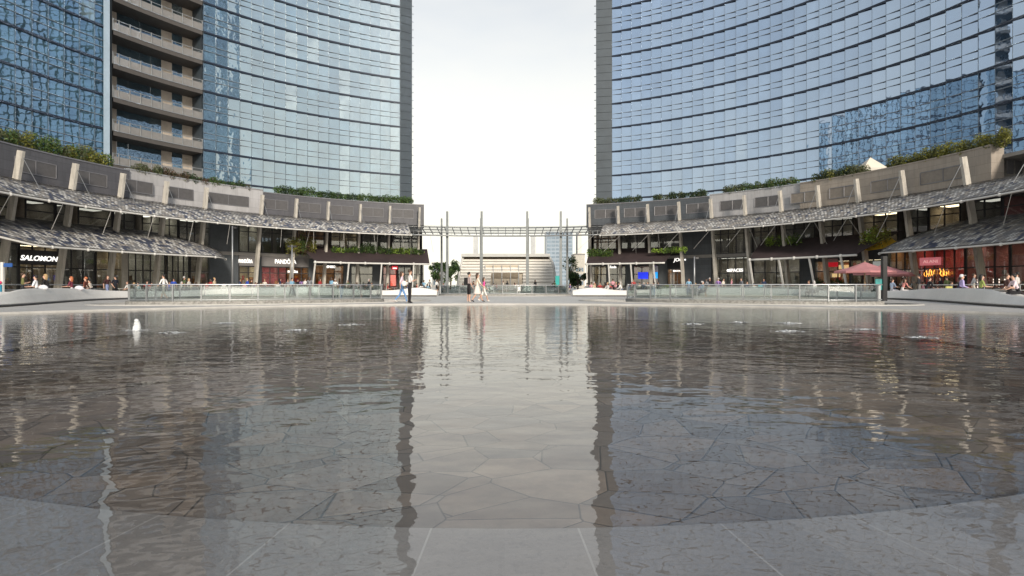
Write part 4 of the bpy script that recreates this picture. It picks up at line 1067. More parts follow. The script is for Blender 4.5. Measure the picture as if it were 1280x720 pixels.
c = rp(ph(1101, 41), 41); t = thing('shade_sail', 'yellow shade sail tucked between brown awning and shingled canopy', 'awning', (c.x, c.y, 4.2))
mb = MB(); dx = Vector((1, -.25, 0)) * 1.3; mb.hexa([c - dx + Vector((0, -.8, 4.5)), c + dx + Vector((0, -.8, 5.0)), c + dx + Vector((0, .8, 5.9)), c - dx + Vector((0, .8, 4.8))], [c - dx + Vector((0, -.8, 4.54)), c + dx + Vector((0, -.8, 5.04)), c + dx + Vector((0, .8, 5.94)), c - dx + Vector((0, .8, 4.84))]); mb.build('cloth', mat('yellow_cloth', (0.80, 0.52, 0.03), .8, 0, .05, 1), t)
mb = MB(); mb.tube([c - dx * 1.1 + Vector((0, -.8, 4.5)), c + dx * 1.1 + Vector((0, -.8, 5.0))], .05, 6); mb.build('frame', M_dark, t)

# ------------------------------------------------------------------ wells with glass railings, benches
BAS = MB()
def ell(c, a, b, ang, n=72, z=0.0): 
    ca, sa = math.cos(ang), math.sin(ang); o = []
    for i in range(n):
        t = 2 * PI * i / n; x, y = a * math.cos(t), b * math.sin(t); o.append(Vector((c[0] + x * ca - y * sa, c[1] + x * sa + y * ca, z)))
    return o
M_basin = water_mat('basin_water', 0.35, (0.5, 0.5, 0.5)); M_basfloor = mat('basin_dark_stone', (0.05, 0.05, 0.052), .6, 0, .3, 2)
M_peb = mat('pebble_band', (0.30, 0.29, 0.27), .8, 0, .5, 9, .8, 12)
def well(c, a, b, ang, ba, bb_, bc, label, nposts):
    o = MB(); e = ell(bc, ba, bb_, ang, 96, .056); o.add(e, (tuple(range(96)),)); tag(o.build('basin_floor', M_basfloor), kind='structure')
    o = MB(); e = ell(bc, ba - .1, bb_ - .1, ang, 96, .064); o.add(e, (tuple(range(96)),)); tag(o.build('basin_water', M_basin), kind='structure')
    o = MB(); e0 = ell(bc, ba, bb_, ang, 96, .05); e1_ = ell(bc, ba + .22, bb_ + .22, ang, 96, .05); u = Vector((0, 0, .05))
    for i in range(96):
        j = (i + 1) % 96; o.quad(e0[i] + u, e0[j] + u, e1_[j] + u, e1_[i] + u); o.quad(e1_[i], e1_[j], e1_[j] + u, e1_[i] + u); o.quad(e0[j], e0[i], e0[i] + u, e0[j] + u)
    tag(o.build('basin_kerb', mat('rim_stone', (0.34, 0.335, 0.325))), kind='structure')
    o = MB(); e0 = ell(c, a + .12, b + .12, ang, 96, .05); e1_ = ell(c, a - .25, b - .25, ang, 96, .05); u = Vector((0, 0, .17))
    for i in range(96):
        j = (i + 1) % 96; o.quad(e0[j] + u, e0[i] + u, e1_[i] + u, e1_[j] + u); o.quad(e0[i], e0[j], e0[j] + u, e0[i] + u); o.quad(e1_[j], e1_[i], e1_[i] + u, e1_[j] + u)
    tag(o.build('well_kerb', M_peb), kind='structure')
    o = MB(); e1_ = ell(c, a - .27, b - .27, ang, 96, .072); o.add(e1_, (tuple(range(96)),)); tag(o.build('well_floor', mat('well_grey_floor', (0.22, 0.25, 0.26), .5)), kind='structure')
    t = thing('glass_railing', label, 'railing', (c[0], c[1], .05), 'oval glass railings round the light wells')
    e = ell(c, a, b, ang, 144); mb = MB(); mb.tube([p + Vector((0, 0, 1.07)) for p in e], .035, 6, 0, True); mb.build('handrail', M_alum, t, smooth=True)
    mb = MB(); mb.tube([p + Vector((0, 0, .30)) for p in e], .02, 5, 0, True); mb.build('lower_rail', M_alum, t, smooth=True)
    # posts at even spacing
    per = [0]
    for i in range(144): per.append(per[-1] + (e[(i + 1) % 144] - e[i]).length)
    ps = []
    for k in range(nposts):
        s = per[-1] * (k + .35) / nposts; i = max(j for j in range(144) if per[j] <= s); f = (s - per[i]) / (per[i + 1] - per[i]); ps.append((e[i] + (e[(i + 1) % 144] - e[i]) * f, (e[(i + 1) % 144] - e[i]).normalized()))
    for p, d in ps:
        n = Vector((-d.y, d.x, 0)); mb = MB(); mb.beam(p + Vector((0, 0, .1)), p + Vector((0, 0, 1.06)), .05, .10, 0, up=tuple(n)); mb.build('post', M_steel, t)
    for k in range(nposts):
        p, q = ps[k][0], ps[(k + 1) % nposts][0]; d = (q - p).normalized() * .05; mb = MB(); v = lambda w, z: (w.x, w.y, z); n = Vector((-d.y, d.x, 0)) * .15
        mb.hexa([v(p + d, .25), v(q - d, .25), v(q - d + n, .25), v(p + d + n, .25)], [v(p + d, 1.0), v(q - d, 1.0), v(q - d + n, 1.0), v(p + d + n, 1.0)]); mb.build('glass_pane', M_railglass, t)
well((-13.6, 33.2), 6.7, 3.0, rad(30), 9.0, 3.9, (-13.0, 33.6), 'oval glass railing around the light well at left of the pool', 24)
well((13.6, 33.2), 6.7, 3.0, rad(-30), 9.0, 3.9, (13.0, 33.6), 'oval glass railing around the light well at right of the pool', 24)
well((0.0, 57.0), 6.35, 3.0, 0, 6.8, 3.4, (0.0, 57.0), 'oval glass railing around the far light well before the pavilion', 22)

M_bench = mat('white_bench_stone', (0.70, 0.68, 0.645), 0.45, 0, .06, .8)
def catmull(P, n):
    out = []
    for i in range(len(P) - 1):
        p0, p1, p2, p3 = P[max(i - 1, 0)], P[i], P[i + 1], P[min(i + 2, len(P) - 1)]
        for k in range(n):
            t = k / n; out.append([0.5 * ((2 * b) + (-a + c) * t + (2 * a - 5 * b + 4 * c - d) * t * t + (-a + 3 * b - 3 * c + d) * t ** 3) for a, b, c, d in zip(p0, p1, p2, p3)])
    out.append(list(P[-1])); return out
BP = [(-19.6, 15.5, .75), (-21.0, 20.5, .55), (-22.3, 25.4, .50), (-23.3, 28.3, .78), (-24.6, 31.5, .83), (-26.4, 36.5, .78), (-27.0, 40.5, .62), (-26.0, 45.0, .55), (-22.0, 49.5, .78), (-16.5, 52.0, .80), (-11.0, 52.6, .55), (-8.0, 52.8, .80), (-6.2, 52.9, .55)]
def bench(sgn, label):
    P = [(x * -sgn if sgn > 0 else x, y, h) for x, y, h in BP]
    pts = catmull(P, 8); mb = MB(); prof = []
    t = thing('sculpted_bench', label, 'bench', (pts[30][0], pts[30][1], .05), 'long white sculpted benches')
    rings = []
    for i, (x, y, h) in enumerate(pts):
        a = pts[max(0, i - 1)]; b = pts[min(len(pts) - 1, i + 1)]; d = Vector((b[0] - a[0], b[1] - a[1], 0)).normalized(); n = Vector((-d.y, d.x, 0))
        if n.dot(Vector((x, y - 33, 0))) < 0: n = -n          # outward
        p = Vector((x, y, .05))
        rings.append([p + n * .12, p + n * 0.0 + Vector((0, 0, .06)), p + n * -.04 + Vector((0, 0, .14)), p + n * .10 + Vector((0, 0, h * .62)), p + n * .22 + Vector((0, 0, h - .05)), p + n * .30 + Vector((0, 0, h)), p + n * .40 + Vector((0, 0, h - .03)),
                      p + n * .50 + Vector((0, 0, min(h - .06, .68))), p + n * 1.02 + Vector((0, 0, min(h - .08, .67))), p + n * 1.08 + Vector((0, 0, .40)), p + n * .98 + Vector((0, 0, .24)), p + n * 1.5 + Vector((0, 0, .23)), p + n * 1.55 + Vector((0, 0, .0))])
    m = len(rings[0])
    for i in range(len(rings) - 1):
        for k in range(m - 1): mb.quad(rings[i][k], rings[i + 1][k], rings[i + 1][k + 1], rings[i][k + 1], 0, .5)
    for r in (rings[0], rings[-1]): mb.add(r, (tuple(range(m)),))
    mb.build('seat_wall', M_bench, t, smooth=True)
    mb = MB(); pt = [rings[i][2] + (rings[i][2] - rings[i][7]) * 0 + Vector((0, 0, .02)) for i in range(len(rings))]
    mb.tube([p + Vector((0, 0, -.09)) for p in pt], .03, 5); mb.build('painted_foot_shade', M_dark, t)  # dark tube painting the line of shade along the bench foot
    return pts
bl = bench(-1, 'long white wavy stone bench curling round the left side of the plaza')
br = bench(1, 'long white wavy stone bench curling round the right side of the plaza')
def bench_at(pts, px, off=.75):
    best = None
    for i in range(1, len(pts) - 2):
        a, b = Vector(pts[i][:2] + [0]), Vector(pts[i + 1][:2] + [0]); d = (b - a).normalized(); n = Vector((-d.y, d.x, 0))
        if n.dot(Vector((a.x, a.y - 33, 0))) < 0: n = -n
        for k in range(8):
            p = a + (b - a) * k / 8 + n * off; e = abs(CX + F * p.x / p.y - px) + (0 if p.y < 43 else 60)
            if best is None or e < best[0]: best = (e, p, n)
    return best[1], best[2]

# ------------------------------------------------------------------ water jets
M_foam = mat('water_foam', (0.62, 0.64, 0.65), 0.25, 0, .05, 10)
rnd = random.Random(77)
NM = ['near the left edge', 'low, front of the tall jet', 'small, beyond the tall jet', 'flat, right of the tall jet', 'faint nearest jet at left', 'pale, left of the sky reflection']
ORD = ['first', 'second', 'third', 'fourth', 'fifth', 'sixth', 'seventh', 'eighth', 'ninth', 'tenth', 'eleventh', 'twelfth', 'thirteenth', 'fourteenth', 'fifteenth', 'sixteenth', 'seventeenth', 'eighteenth', 'nineteenth', 'twentieth']
lj = sorted([i for i in range(len(JP)) if JP[i][0].x < 0 and not JP[i][1]], key=lambda i: JETS[i][0]); rj = sorted([i for i in range(len(JP)) if JP[i][0].x > 0], key=lambda i: JETS[i][0])
for i, (p, big) in enumerate(JP):
    mb = MB()
    if big:
        for k in range(26):
            t = k / 25; mb.ball((p.x + rnd.gauss(0, .008), p.y + rnd.gauss(0, .008), t * .22), .07 * (1.15 - t * .55) , .07 * (1.15 - t * .55), .045, 9, 6, 0, .16)
        lab = 'tallest white fountain jet bubbling up at left of the pool'
    else:
        lab = 'low white bubbling jet, %s from left in the %s half of the pool' % ((ORD[lj.index(i)], 'left') if i in lj else (ORD[rj.index(i)], 'right'))
    nr, na = 9, 34; R0_ = .24 if not big else .24; vs = [(p.x, p.y, .02)]
    for r in range(1, nr + 1):
        for a in range(na):
            t = 2 * PI * a / na; rr = R0_ * r / nr * (1 + rnd.uniform(-.22, .22)); hgt = max(0, rnd.gauss(.010, .012)) * (1 - r / nr) + (.004 if r < nr else -.006)
            vs.append((p.x + 1.5 * rr * math.cos(t), p.y + rr * math.sin(t), hgt))
    fs = [(0, 1 + a, 1 + (a + 1) % na) for a in range(na)] + [(1 + (r - 1) * na + a, 1 + r * na + a, 1 + r * na + (a + 1) % na, 1 + (r - 1) * na + (a + 1) % na) for r in range(1, nr) for a in range(na) if rnd.random() > .30 + .6 * r / nr]
    mb.add(vs, fs)
    tag(mb.build('water_jet', M_foam, loc=(p.x, p.y, 0), smooth=True), lab, 'fountain jet', 'fountain jets in the pool')

# ------------------------------------------------------------------ people
def skel(kind):
    """joint table: name -> (pos, radius x, radius y); edges: (a, b, slot). facing +Y. slots 0 skin 1 top 2 bottom 3 shoes 4 forearm 5 shin"""
    V = {}; E = []
    def j(n, p, r, r2=None): V[n] = (Vector(p), r, r2 or r)
    sit = kind.startswith('sit')
    pz = .93 if not sit else .58
    lean = {'sit': .06, 'sit_lean': .22, 'sit_back': -.10}.get(kind, .02)
    def tor(z): return (0, lean * (z - pz) / .5, z)
    j('pelvis', (0, 0, pz), .145, .105); j('waist', tor(pz + .17), .125, .09); j('chest', tor(pz + .36), .155, .105); j('collar', tor(pz + .49), .10, .075)
    hd = Vector(tor(pz + .50)); j('neck', hd + Vector((0, .01, .07)), .052); j('jaw', hd + Vector((0, .025, .145)), .066, .078); j('head', hd + Vector((0, .015, .225)), .078, .092); j('crown', hd + Vector((0, .005, .28)), .055, .065)
    j('nose', hd + Vector((0, .125, .19)), .014)
    E += [('pelvis', 'waist', 2), ('waist', 'chest', 1), ('chest', 'collar', 1), ('collar', 'neck', 0), ('neck', 'jaw', 0), ('jaw', 'head', 0), ('head', 'crown', 0), ('jaw', 'nose', 0)]
    sh = Vector(tor(pz + .47))
    for s, nm in ((-1, 'l'), (1, 'r')):
        S = sh + Vector((s * .185, 0, 0)); j('sh' + nm, S, .058)
        if kind in ('stand', 'sit_back'): el = S + Vector((s * .06, -.02, -.27)); wr = el + Vector((s * .01, .10, -.23))
        elif kind == 'walk': el = S + Vector((s * .05, -.10 * s, -.26)); wr = el + Vector((0, .10 - .09 * s, -.22))
        elif kind == 'walk_wide': el = S + Vector((s * .06, .11 * s, -.26)); wr = el + Vector((0, .12 + .08 * s, -.20))
        elif kind == 'hold': el = S + Vector((s * .05, .02, -.27)); wr = el + Vector((-s * .12, .20, .06))
        elif kind == 'sit': el = S + Vector((s * .08, .06, -.26)); wr = el + Vector((-s * .06, .24, -.02))
        else: el = S + Vector((s * .07, .10, -.25)); wr = el + Vector((-s * .02, .22, -.10))
        if sit and kind == 'sit_back': wr = el + Vector((-s * .04, .22, -.08))
        dv = (wr - el).normalized(); j('el' + nm, el, .043); j('wr' + nm, wr, .028, .032); pa_ = wr + dv * .075; j('pa' + nm, pa_, .036, .02)
        E += [('collar', 'sh' + nm, 1), ('sh' + nm, 'el' + nm, 1), ('el' + nm, 'wr' + nm, 4), ('wr' + nm, 'pa' + nm, 0)]
        side = dv.cross(Vector((0, 1, 0)) if abs(dv.y) < .8 else Vector((0, 0, 1))).normalized(); nrm = side.cross(dv)
        for fi, (o_, ln) in enumerate(((-.027, .062), (-.009, .075), (.009, .07), (.026, .055))):
            k1 = pa_ + side * o_ * 1.1 + dv * ln * .55 + nrm * .004; k2 = k1 + dv * ln * .45 + nrm * .022
            j('f%d%s' % (fi, nm), k1, .0095); j('g%d%s' % (fi, nm), k2, .008); E += [('pa' + nm, 'f%d%s' % (fi, nm), 0), ('f%d%s' % (fi, nm), 'g%d%s' % (fi, nm), 0)]
        th = wr + dv * .03 + side * (-.045 * s) + nrm * .015; j('th' + nm, th, .011); j('ti' + nm, th + dv * .04 + nrm * .012, .009); E += [('wr' + nm, 'th' + nm, 0), ('th' + nm, 'ti' + nm, 0)]
        hp = Vector((s * .092, 0, pz - .06)); j('hip' + nm, hp, .088, .092)
        if sit: kn = Vector((s * .12, .43, .53)); an = Vector((s * .12, .44 + (.05 if kind == 'sit_lean' else 0), .09))
        elif kind == 'walk': kn = hp + Vector((0, .14 * s + .05, -.40)); an = kn + Vector((0, (.10 if s > 0 else -.28), -.38 if s > 0 else -.30))
        elif kind == 'walk_wide': kn = hp + Vector((0, -.16 * s + .05, -.40)); an = kn + Vector((0, (-.24 if s > 0 else .14), -.33 if s > 0 else -.37))
        else: kn = hp + Vector((s * .015, .01, -.41)); an = kn + Vector((s * .01, -.03, -.38))
        an.z = max(an.z, .08); j('kn' + nm, kn, .058, .06); j('an' + nm, an, .038, .042)
        pitch = -.05 if an.z < .1 else -.1
        j('he' + nm, an + Vector((0, -.03, -.045)), .035); j('to' + nm, an + Vector((0, .15, pitch)), .036, .03)
        E += [('pelvis', 'hip' + nm, 2), ('hip' + nm, 'kn' + nm, 2), ('kn' + nm, 'an' + nm, 5), ('an' + nm, 'he' + nm, 3), ('an' + nm, 'to' + nm, 3)]
    return V, E, hd
M_cloth = {}
def cloth(c):
    if c not in M_cloth: M_cloth[c] = mat('cloth_' + c.strip('#'), c, .85, 0, .12, 7)
    return M_cloth[c]
M_skin = [mat('skin_light', (0.55, 0.33, 0.24), .55, 0, .05, 6), mat('skin_tan', (0.40, 0.22, 0.15), .55, 0, .05, 6)]
M_eye = mat('eye_dark', (0.02, 0.015, 0.012), .3)
HAIR = {'black': mat('hair_black', (0.012, 0.010, 0.010), .5), 'brown': mat('hair_brown', (0.06, 0.032, 0.018), .5), 'blond': mat('hair_blond', (0.42, 0.28, 0.13), .5), 'grey': mat('hair_grey', (0.45, 0.43, 0.42), .5), 'red': mat('hair_red', (0.42, 0.13, 0.05), .5)}
PROTO = {}
def body_mesh(kind):
    if kind in PROTO: return PROTO[kind]
    V, E, hd = skel(kind); names = list(V); idx = {n: i for i, n in enumerate(names)}
    me = bpy.data.meshes.new('body'); me.from_pydata([tuple(V[n][0]) for n in names], [(idx[a], idx[b]) for a, b, _ in E], [])
    o = bpy.data.objects.new('body_tmp', me); COL.objects.link(o); sk = o.modifiers.new('skin', 'SKIN'); sk.use_smooth_shade = True; sk.branch_smoothing = .6
    lay = me.skin_vertices[0].data if me.skin_vertices else None
    for n in names: lay[idx[n]].radius = (V[n][1], V[n][2]); lay[idx[n]].use_root = (n == 'pelvis')
    sb_ = o.modifiers.new('sub', 'SUBSURF'); sb_.levels = 1; sb_.render_levels = 1
    dg = bpy.context.evaluated_depsgraph_get(); dg.update(); m2 = bpy.data.meshes.new_from_object(o.evaluated_get(dg)); bpy.data.objects.remove(o)
    m2.name = 'body_' + kind
    m2.materials.clear()
    for k in range(6): m2.materials.append(M_skin[0])
    segs = [(V[a][0], V[b][0], s) for a, b, s in E]
    for p in m2.polygons:
        c = p.center; best = (9, 0)
        for a, b, s in segs:
            ab = b - a; t = max(0, min(1, (c - a).dot(ab) / max(1e-9, ab.length_squared))); d = (c - (a + ab * t)).length
            if d < best[0]: best = (d, s)
        p.material_index = best[1]; p.use_smooth = True
    hairs = {}
    hc = hd + Vector((0, .0, .225))
    for hk in ('short', 'long', 'cap', 'bun'):
        mb = MB(); vs = []; nu, nv = 14, 9
        for jx in range(nv + 1):
            th = PI * jx / nv
            for i in range(nu):
                p_ = 2 * PI * i / nu; d = Vector((math.sin(th) * math.cos(p_), math.sin(th) * math.sin(p_), math.cos(th)))
                r = Vector((d.x * .092, d.y * .107 - .012, d.z * .108 + .012))
                if d.y > .15 and r.z < .045: r = Vector((d.x * .06, min(.05, d.y * .06), max(r.z, -.02)))     # open at the face
                if hk != 'long' and r.z < -.05: r.z = -.05; r.x *= .75; r.y *= .75
                if hk == 'long' and d.z < -.1 and d.y <= .15: r.z = -.05 + (d.z + .1) * .30; r.x *= 1.15; r.y = min(r.y, -.03) * 1.1
                vs.append(hc + r)
        fs = [(a_ * nu + b_, (a_ + 1) * nu + b_, (a_ + 1) * nu + (b_ + 1) % nu, a_ * nu + (b_ + 1) % nu) for a_ in range(nv) for b_ in range(nu)]
        mb.add(vs, fs)
        if hk == 'cap': mb.box(hc.x - .07, hc.x + .07, hc.y + .06, hc.y + .17, hc.z + .045, hc.z + .06)
        if hk == 'bun': mb.ball(hc + Vector((0, -.10, .07)), .05, .05, .05, 8, 6)
        hairs[hk] = mb.mesh('hair_' + hk, [HAIR['black']], smooth=True)
    mb = MB()
    eyes = []
    for s in (-1, 1):
        mb = MB(); mb.ball(hd + Vector((s * .03, .102, .215)), .011, .008, .008, 6, 5); eyes.append(mb.mesh('eye', [M_eye], smooth=True))
    PROTO[kind] = (m2, hairs, eyes, hd); return PROTO[kind]
def person(label, kind, pos, yaw, top, bottom, hair='black', hstyle='short', shoe='#202020', skin=0, sleeves=False, shorts=False, scale=1.0, group=None, skirt=None):
    m2, hairs, eyes, hd = body_mesh(kind)
    t = thing('person', label, 'person', tuple(pos), group)
    t.rotation_euler = (0, 0, yaw); t.scale = (scale, scale, scale)
    b = bpy.data.objects.new('body', m2); COL.objects.link(b); b.parent = t
    sk = M_skin[skin]; tm, bm = cloth(top), cloth(bottom); sm = cloth(shoe)
    for i, m in enumerate((sk, tm, bm, sm, tm if sleeves else sk, sk if shorts else bm)):
        b.material_slots[i].link = 'OBJECT'; b.material_slots[i].material = m
    h = bpy.data.objects.new('hair' if hstyle != 'cap' else 'cap', hairs[hstyle]); COL.objects.link(h); h.parent = t
    h.material_slots[0].link = 'OBJECT'; h.material_slots[0].material = HAIR[hair] if hair in HAIR else cloth(hair)
    for e in eyes:
        eo = bpy.data.objects.new('eye', e); COL.objects.link(eo); eo.parent = t
    if skirt:
        mb = MB(); n = 20; rr = []
        for k, (z, r) in enumerate(((1.0, .135), (.9, .18), (.72, .23), (.52, .29))):
            rr.append([(r * math.cos(2 * PI * i / n) * (1 + .07 * math.sin(5 * 2 * PI * i / n) * (k > 1)), .85 * r * math.sin(2 * PI * i / n) * (1 + .07 * math.sin(5 * 2 * PI * i / n) * (k > 1)), z) for i in range(n)])
        for k in range(3):
            for i in range(n): mb.quad(rr[k][i], rr[k][(i + 1) % n], rr[k + 1][(i + 1) % n], rr[k + 1][i])
        sk_ = bpy.data.objects.new('skirt', mb.mesh('skirt', [cloth(skirt)], smooth=True)); COL.objects.link(sk_); sk_.parent = t
    return t
G0 = .05
def at(px, py): D = F * H / (py - HY); p = gp(px, D * (1 - G0) , G0); return p
# walkers on the far rim of the pool
q = at(502, 379); person('woman in a pale pink top and wide blue jeans walking on the pool rim', 'walk', q, rad(-80), '#d9c3cf', '#6d93c4', 'brown', 'long', '#c9c4bd')
q2 = at(512, 379.3); person('man in white sleeveless shirt and black trousers walking beside the woman in blue jeans', 'hold', q2, rad(-62), '#e8e2de', '#231f22', 'brown', 'short', '#17171a', scale=1.05)
mb = MB(); v = q2 + Vector((-.28, -.12, 1.08)); mb.ball(v, .13, .09, .15, 10, 8, 0, .06); o = mb.build('carried_bag', cloth('#efe9e4'), loc=tuple(v), smooth=True); tag(o, 'white bundle held by the man in the white sleeveless shirt', 'bag')
q = at(586, 378); person('man in grey shirt and black shorts standing on the pool rim with a backpack', 'stand', q, rad(-60), '#b3a29f', '#1d181b', 'black', 'short', '#cfc4bc', shorts=True, scale=1.0, sleeves=False)
mb = MB(); w = q + Vector((-.20, .12, 1.0)); mb.hexa([w + Vector((-.10, -.14, 0)), w + Vector((.10, -.14, 0)), w + Vector((.10, .14, 0)), w + Vector((-.10, .14, 0))], [w + Vector((-.07, -.11, .44)), w + Vector((.09, -.11, .44)), w + Vector((.09, .11, .44)), w + Vector((-.07, .11, .44))])
bk = thing('backpack', 'black backpack on the back of the man in black shorts', 'backpack', tuple(w)); mb.build('pack', cloth('#141416'), bk)
mb = MB(); mb.tube([w + Vector((.09, -.1, .42)), w + Vector((.26, -.13, .40)), w + Vector((.3, -.12, .1)), w + Vector((.1, -.1, .02))], .018, 5); mb.build('strap', cloth('#141416'), bk)
q = at(596.5, 378); person('woman in a cream blouse and pale full skirt striding along the pool rim', 'walk_wide', q, rad(-75), '#eed9c6', '#d9cfc8', 'brown', 'long', '#1b1b1f', shorts=True, scale=.96, skirt='#d8cdc6')
q = at(604.5, 377.2); person('girl in a hot pink top and white shorts walking on the pool rim', 'walk', q, rad(-70), '#e0559a', '#e6e0da', 'brown', 'long', '#e3ddd6', scale=.84, shorts=True)
# people on and behind the white benches
def bsit(pts, px, label, kind, top, bottom, hair, hs, face=1, off=.80, **kw):
    p, n = bench_at(pts, px, off); sg = face
    yaw = math.atan2(-(n.x * sg), n.y * sg); z = .05 - .08 + .22
    return person(label, kind, (p.x, p.y, z), yaw, top, bottom, hair, hs, group='people sitting on the white benches', **kw)
def bstand(pts, px, label, kind, top, bottom, hair, hs, yaw, off=1.6, **kw):
    p, n = bench_at(pts, px, off); return person(label, kind, (p.x, p.y, .05), yaw, top, bottom, hair, hs, group='people standing behind the white benches', **kw)
bstand(bl, 28, 'man in an olive green t-shirt leaning behind the left bench at the frame edge', 'hold', '#6b6b41', '#23242c', 'brown', 'short', rad(-50), scale=.95)
bsit(bl, 46, 'person in a white print t-shirt sitting with back to the pool on the left bench', 'sit', '#e8e8ea', '#2b2d38', 'black', 'short')
bsit(bl, 63, 'blond woman in a black t-shirt sitting on the left bench', 'sit_lean', '#17161a', '#1d1d22', 'blond', 'long', scale=1.06)
bsit(bl, 90, 'red haired woman in a maroon checked shirt sitting on the left bench', 'sit', '#6e2f3f', '#d8d4d6', 'red', 'long')
bsit(bl, 105, 'person with ginger hair and rust top sitting farther along the left bench', 'sit_back', '#6c3a2c', '#26262c', 'red', 'short', scale=1.0)
bsit(bl, 116, 'person in a cream shirt sitting low beyond the ginger haired one', 'sit_lean', '#d6c9bb', '#33343a', 'black', 'short', scale=.9)
bstand(bl, 134, 'woman in a black and red vest and jeans standing behind the left bench', 'walk', '#3a1c1f', '#7c86a8', 'brown', 'long', rad(-100), scale=.98)
bstand(bl, 144, 'person in dark navy top and trousers standing right behind the woman in jeans', 'hold', '#191c2a', '#16171e', 'black', 'short', rad(70), scale=.98)
p, n = bench_at(bl, 54, .3); mb = MB(); mb.ball((p.x, p.y, .90), .24, .17, .15, 12, 8, 0, .10); tag(mb.build('bag', cloth('#e6e6ea'), loc=(p.x, p.y, .85), smooth=True), 'white slumped bag on the left bench beside the print t-shirt', 'bag')
p, n = bench_at(bl, 99, .3); mb = MB(); mb.ball((p.x, p.y, .86), .28, .18, .16, 12, 8, 0, .10); tag(mb.build('bag', cloth('#dedbe2'), loc=(p.x, p.y, .85), smooth=True), 'white rounded bag on the left bench by the maroon shirt', 'bag')
bsit(br, 1115, 'child in a white and blue shirt sitting at the near end of the right bench', 'sit', '#b7c6dc', '#c9c9cf', 'brown', 'short', scale=.95)
bsit(br, 1127, 'woman in a salmon pink shirt sitting on the right bench next to the child', 'sit_lean', '#c4837c', '#d8d3d0', 'brown', 'long', scale=.95)
bstand(br, 1149, 'man in a dark jacket standing behind the right bench', 'hold', '#22252b', '#6e6a68', 'black', 'short', rad(40), scale=1.0, sleeves=True)
bsit(br, 1157, 'person in a black jacket hunched on the right bench beside the standing man', 'sit_lean', '#191b22', '#1b1c22', 'black', 'short', sleeves=True)
bsit(br, 1205, 'man in a lavender shirt and white cap sitting on the right bench', 'sit_back', '#b3a7d6', '#55565e', '#dcdadf', 'cap', sleeves=True, scale=1.04)
bsit(br, 1196, 'person in dark blue slouching left of the lavender shirt on the right bench', 'sit_lean', '#20243a', '#22242c', 'black', 'short', sleeves=True, scale=.94)
bsit(br, 1225, 'black haired person in a yellow green top sitting on the right bench', 'sit', '#93a05a', '#26282a', 'black', 'long', scale=1.0)
bsit(br, 1262, 'person in a brown top sitting on the right bench near the frame edge', 'sit_back', '#5b3f3a', '#2a2326', 'brown', 'short')
bsit(br, 1274, 'woman in pale pink shirt and black leggings lounging at the right frame edge', 'sit_lean', '#dcc8cf', '#18171b', 'black', 'bun', face=-1, scale=.96)
bstand(br, 1272, 'person in a pale grey t-shirt standing behind the bench at the right frame edge', 'stand', '#c9c5c3', '#3a3b42', 'black', 'short', rad(30), off=4.0)
p, n = bench_at(br, 1186, 1.0); mb = MB(); mb.hexa([p + Vector((x, y, .5)) for x, y in ((-.22, -.1), (.22, -.1), (.22, .1), (-.22, .1))], [p + Vector((x, y, .98)) for x, y in ((-.18, -.05), (.18, -.05), (.18, .05), (-.18, .05))]); tag(mb.build('shopping_bag', cloth('#b9b46a'), loc=(p.x, p.y, .5)), 'pale yellow shopping bag standing on the right bench', 'bag')

# cafe chairs, tables and the people on the terraces
M_chair = mat('cafe_chair_grey', (0.12, 0.12, 0.125), .5)
def make_chair():
    t = thing('cafe_chair', 'dark cafe chair on a shop terrace', 'chair', (0, 0, 0), 'dark cafe chairs on the terraces')
    MB().box(-.21, .21, -.2, .22, .43, .46).build('seat', M_chair, t); mb = MB(); mb.hexa([(-.2, -.22, .46), (.2, -.22, .46), (.2, -.19, .46), (-.2, -.19, .46)], [(-.19, -.30, .82), (.19, -.30, .82), (.19, -.27, .82), (-.19, -.27, .82)]); mb.build('backrest', M_chair, t)
    for sx_ in (-.19, .19):
        for sy in (-.18, .19): MB().tube([(sx_ * 1.08, sy * 1.08, .0), (sx_, sy, .43)], .014, 5).build('leg', M_steel, t)
    return t
def make_table():
    t = thing('cafe_table', 'small round cafe table on a shop terrace', 'table', (0, 0, 0), 'cafe tables on the terraces')
    mb = MB(); mb.tube([(0, 0, .71), (0, 0, .74)], .36, 20); mb.build('tabletop', mat('table_white', (0.5, 0.5, 0.48), .4), t)
    MB().tube([(0, 0, .03), (0, 0, .71)], .03, 8).build('pedestal', M_steel, t); mb = MB(); mb.tube([(0, 0, 0), (0, 0, .03)], .22, 14); mb.build('base', M_dark, t)
    return t
S, SL, SB, ST, WK, WW, HO = 'sit', 'sit_lean', 'sit_back', 'stand', 'walk', 'walk_wide', 'hold'
chair0, table0 = make_chair(), make_table(); used = {'c': 0, 't': 0}
def put(proto, key, p, yaw, label):
    o = proto if used[key] == 0 else dup(proto); used[key] += 1
    o.location = (p.x, p.y, .05); o.rotation_euler = (0, 0, yaw); o['label'] = label; return o
COLN = {'#e4e2e0': 'white', '#1b1b20': 'black', '#33405e': 'navy blue', '#a83a3a': 'red', '#7a7d83': 'grey', '#c9b79c': 'beige', '#7fa9c4': 'light blue', '#5c3a2e': 'brown', '#d79aa5': 'pink', '#2fa7b8': 'turquoise', '#4d5a38': 'olive', '#8b6fa8': 'violet', '#d5cfc4': 'cream', '#2f4fb0': 'bright blue'}
CK = {v: k for k, v in COLN.items()}
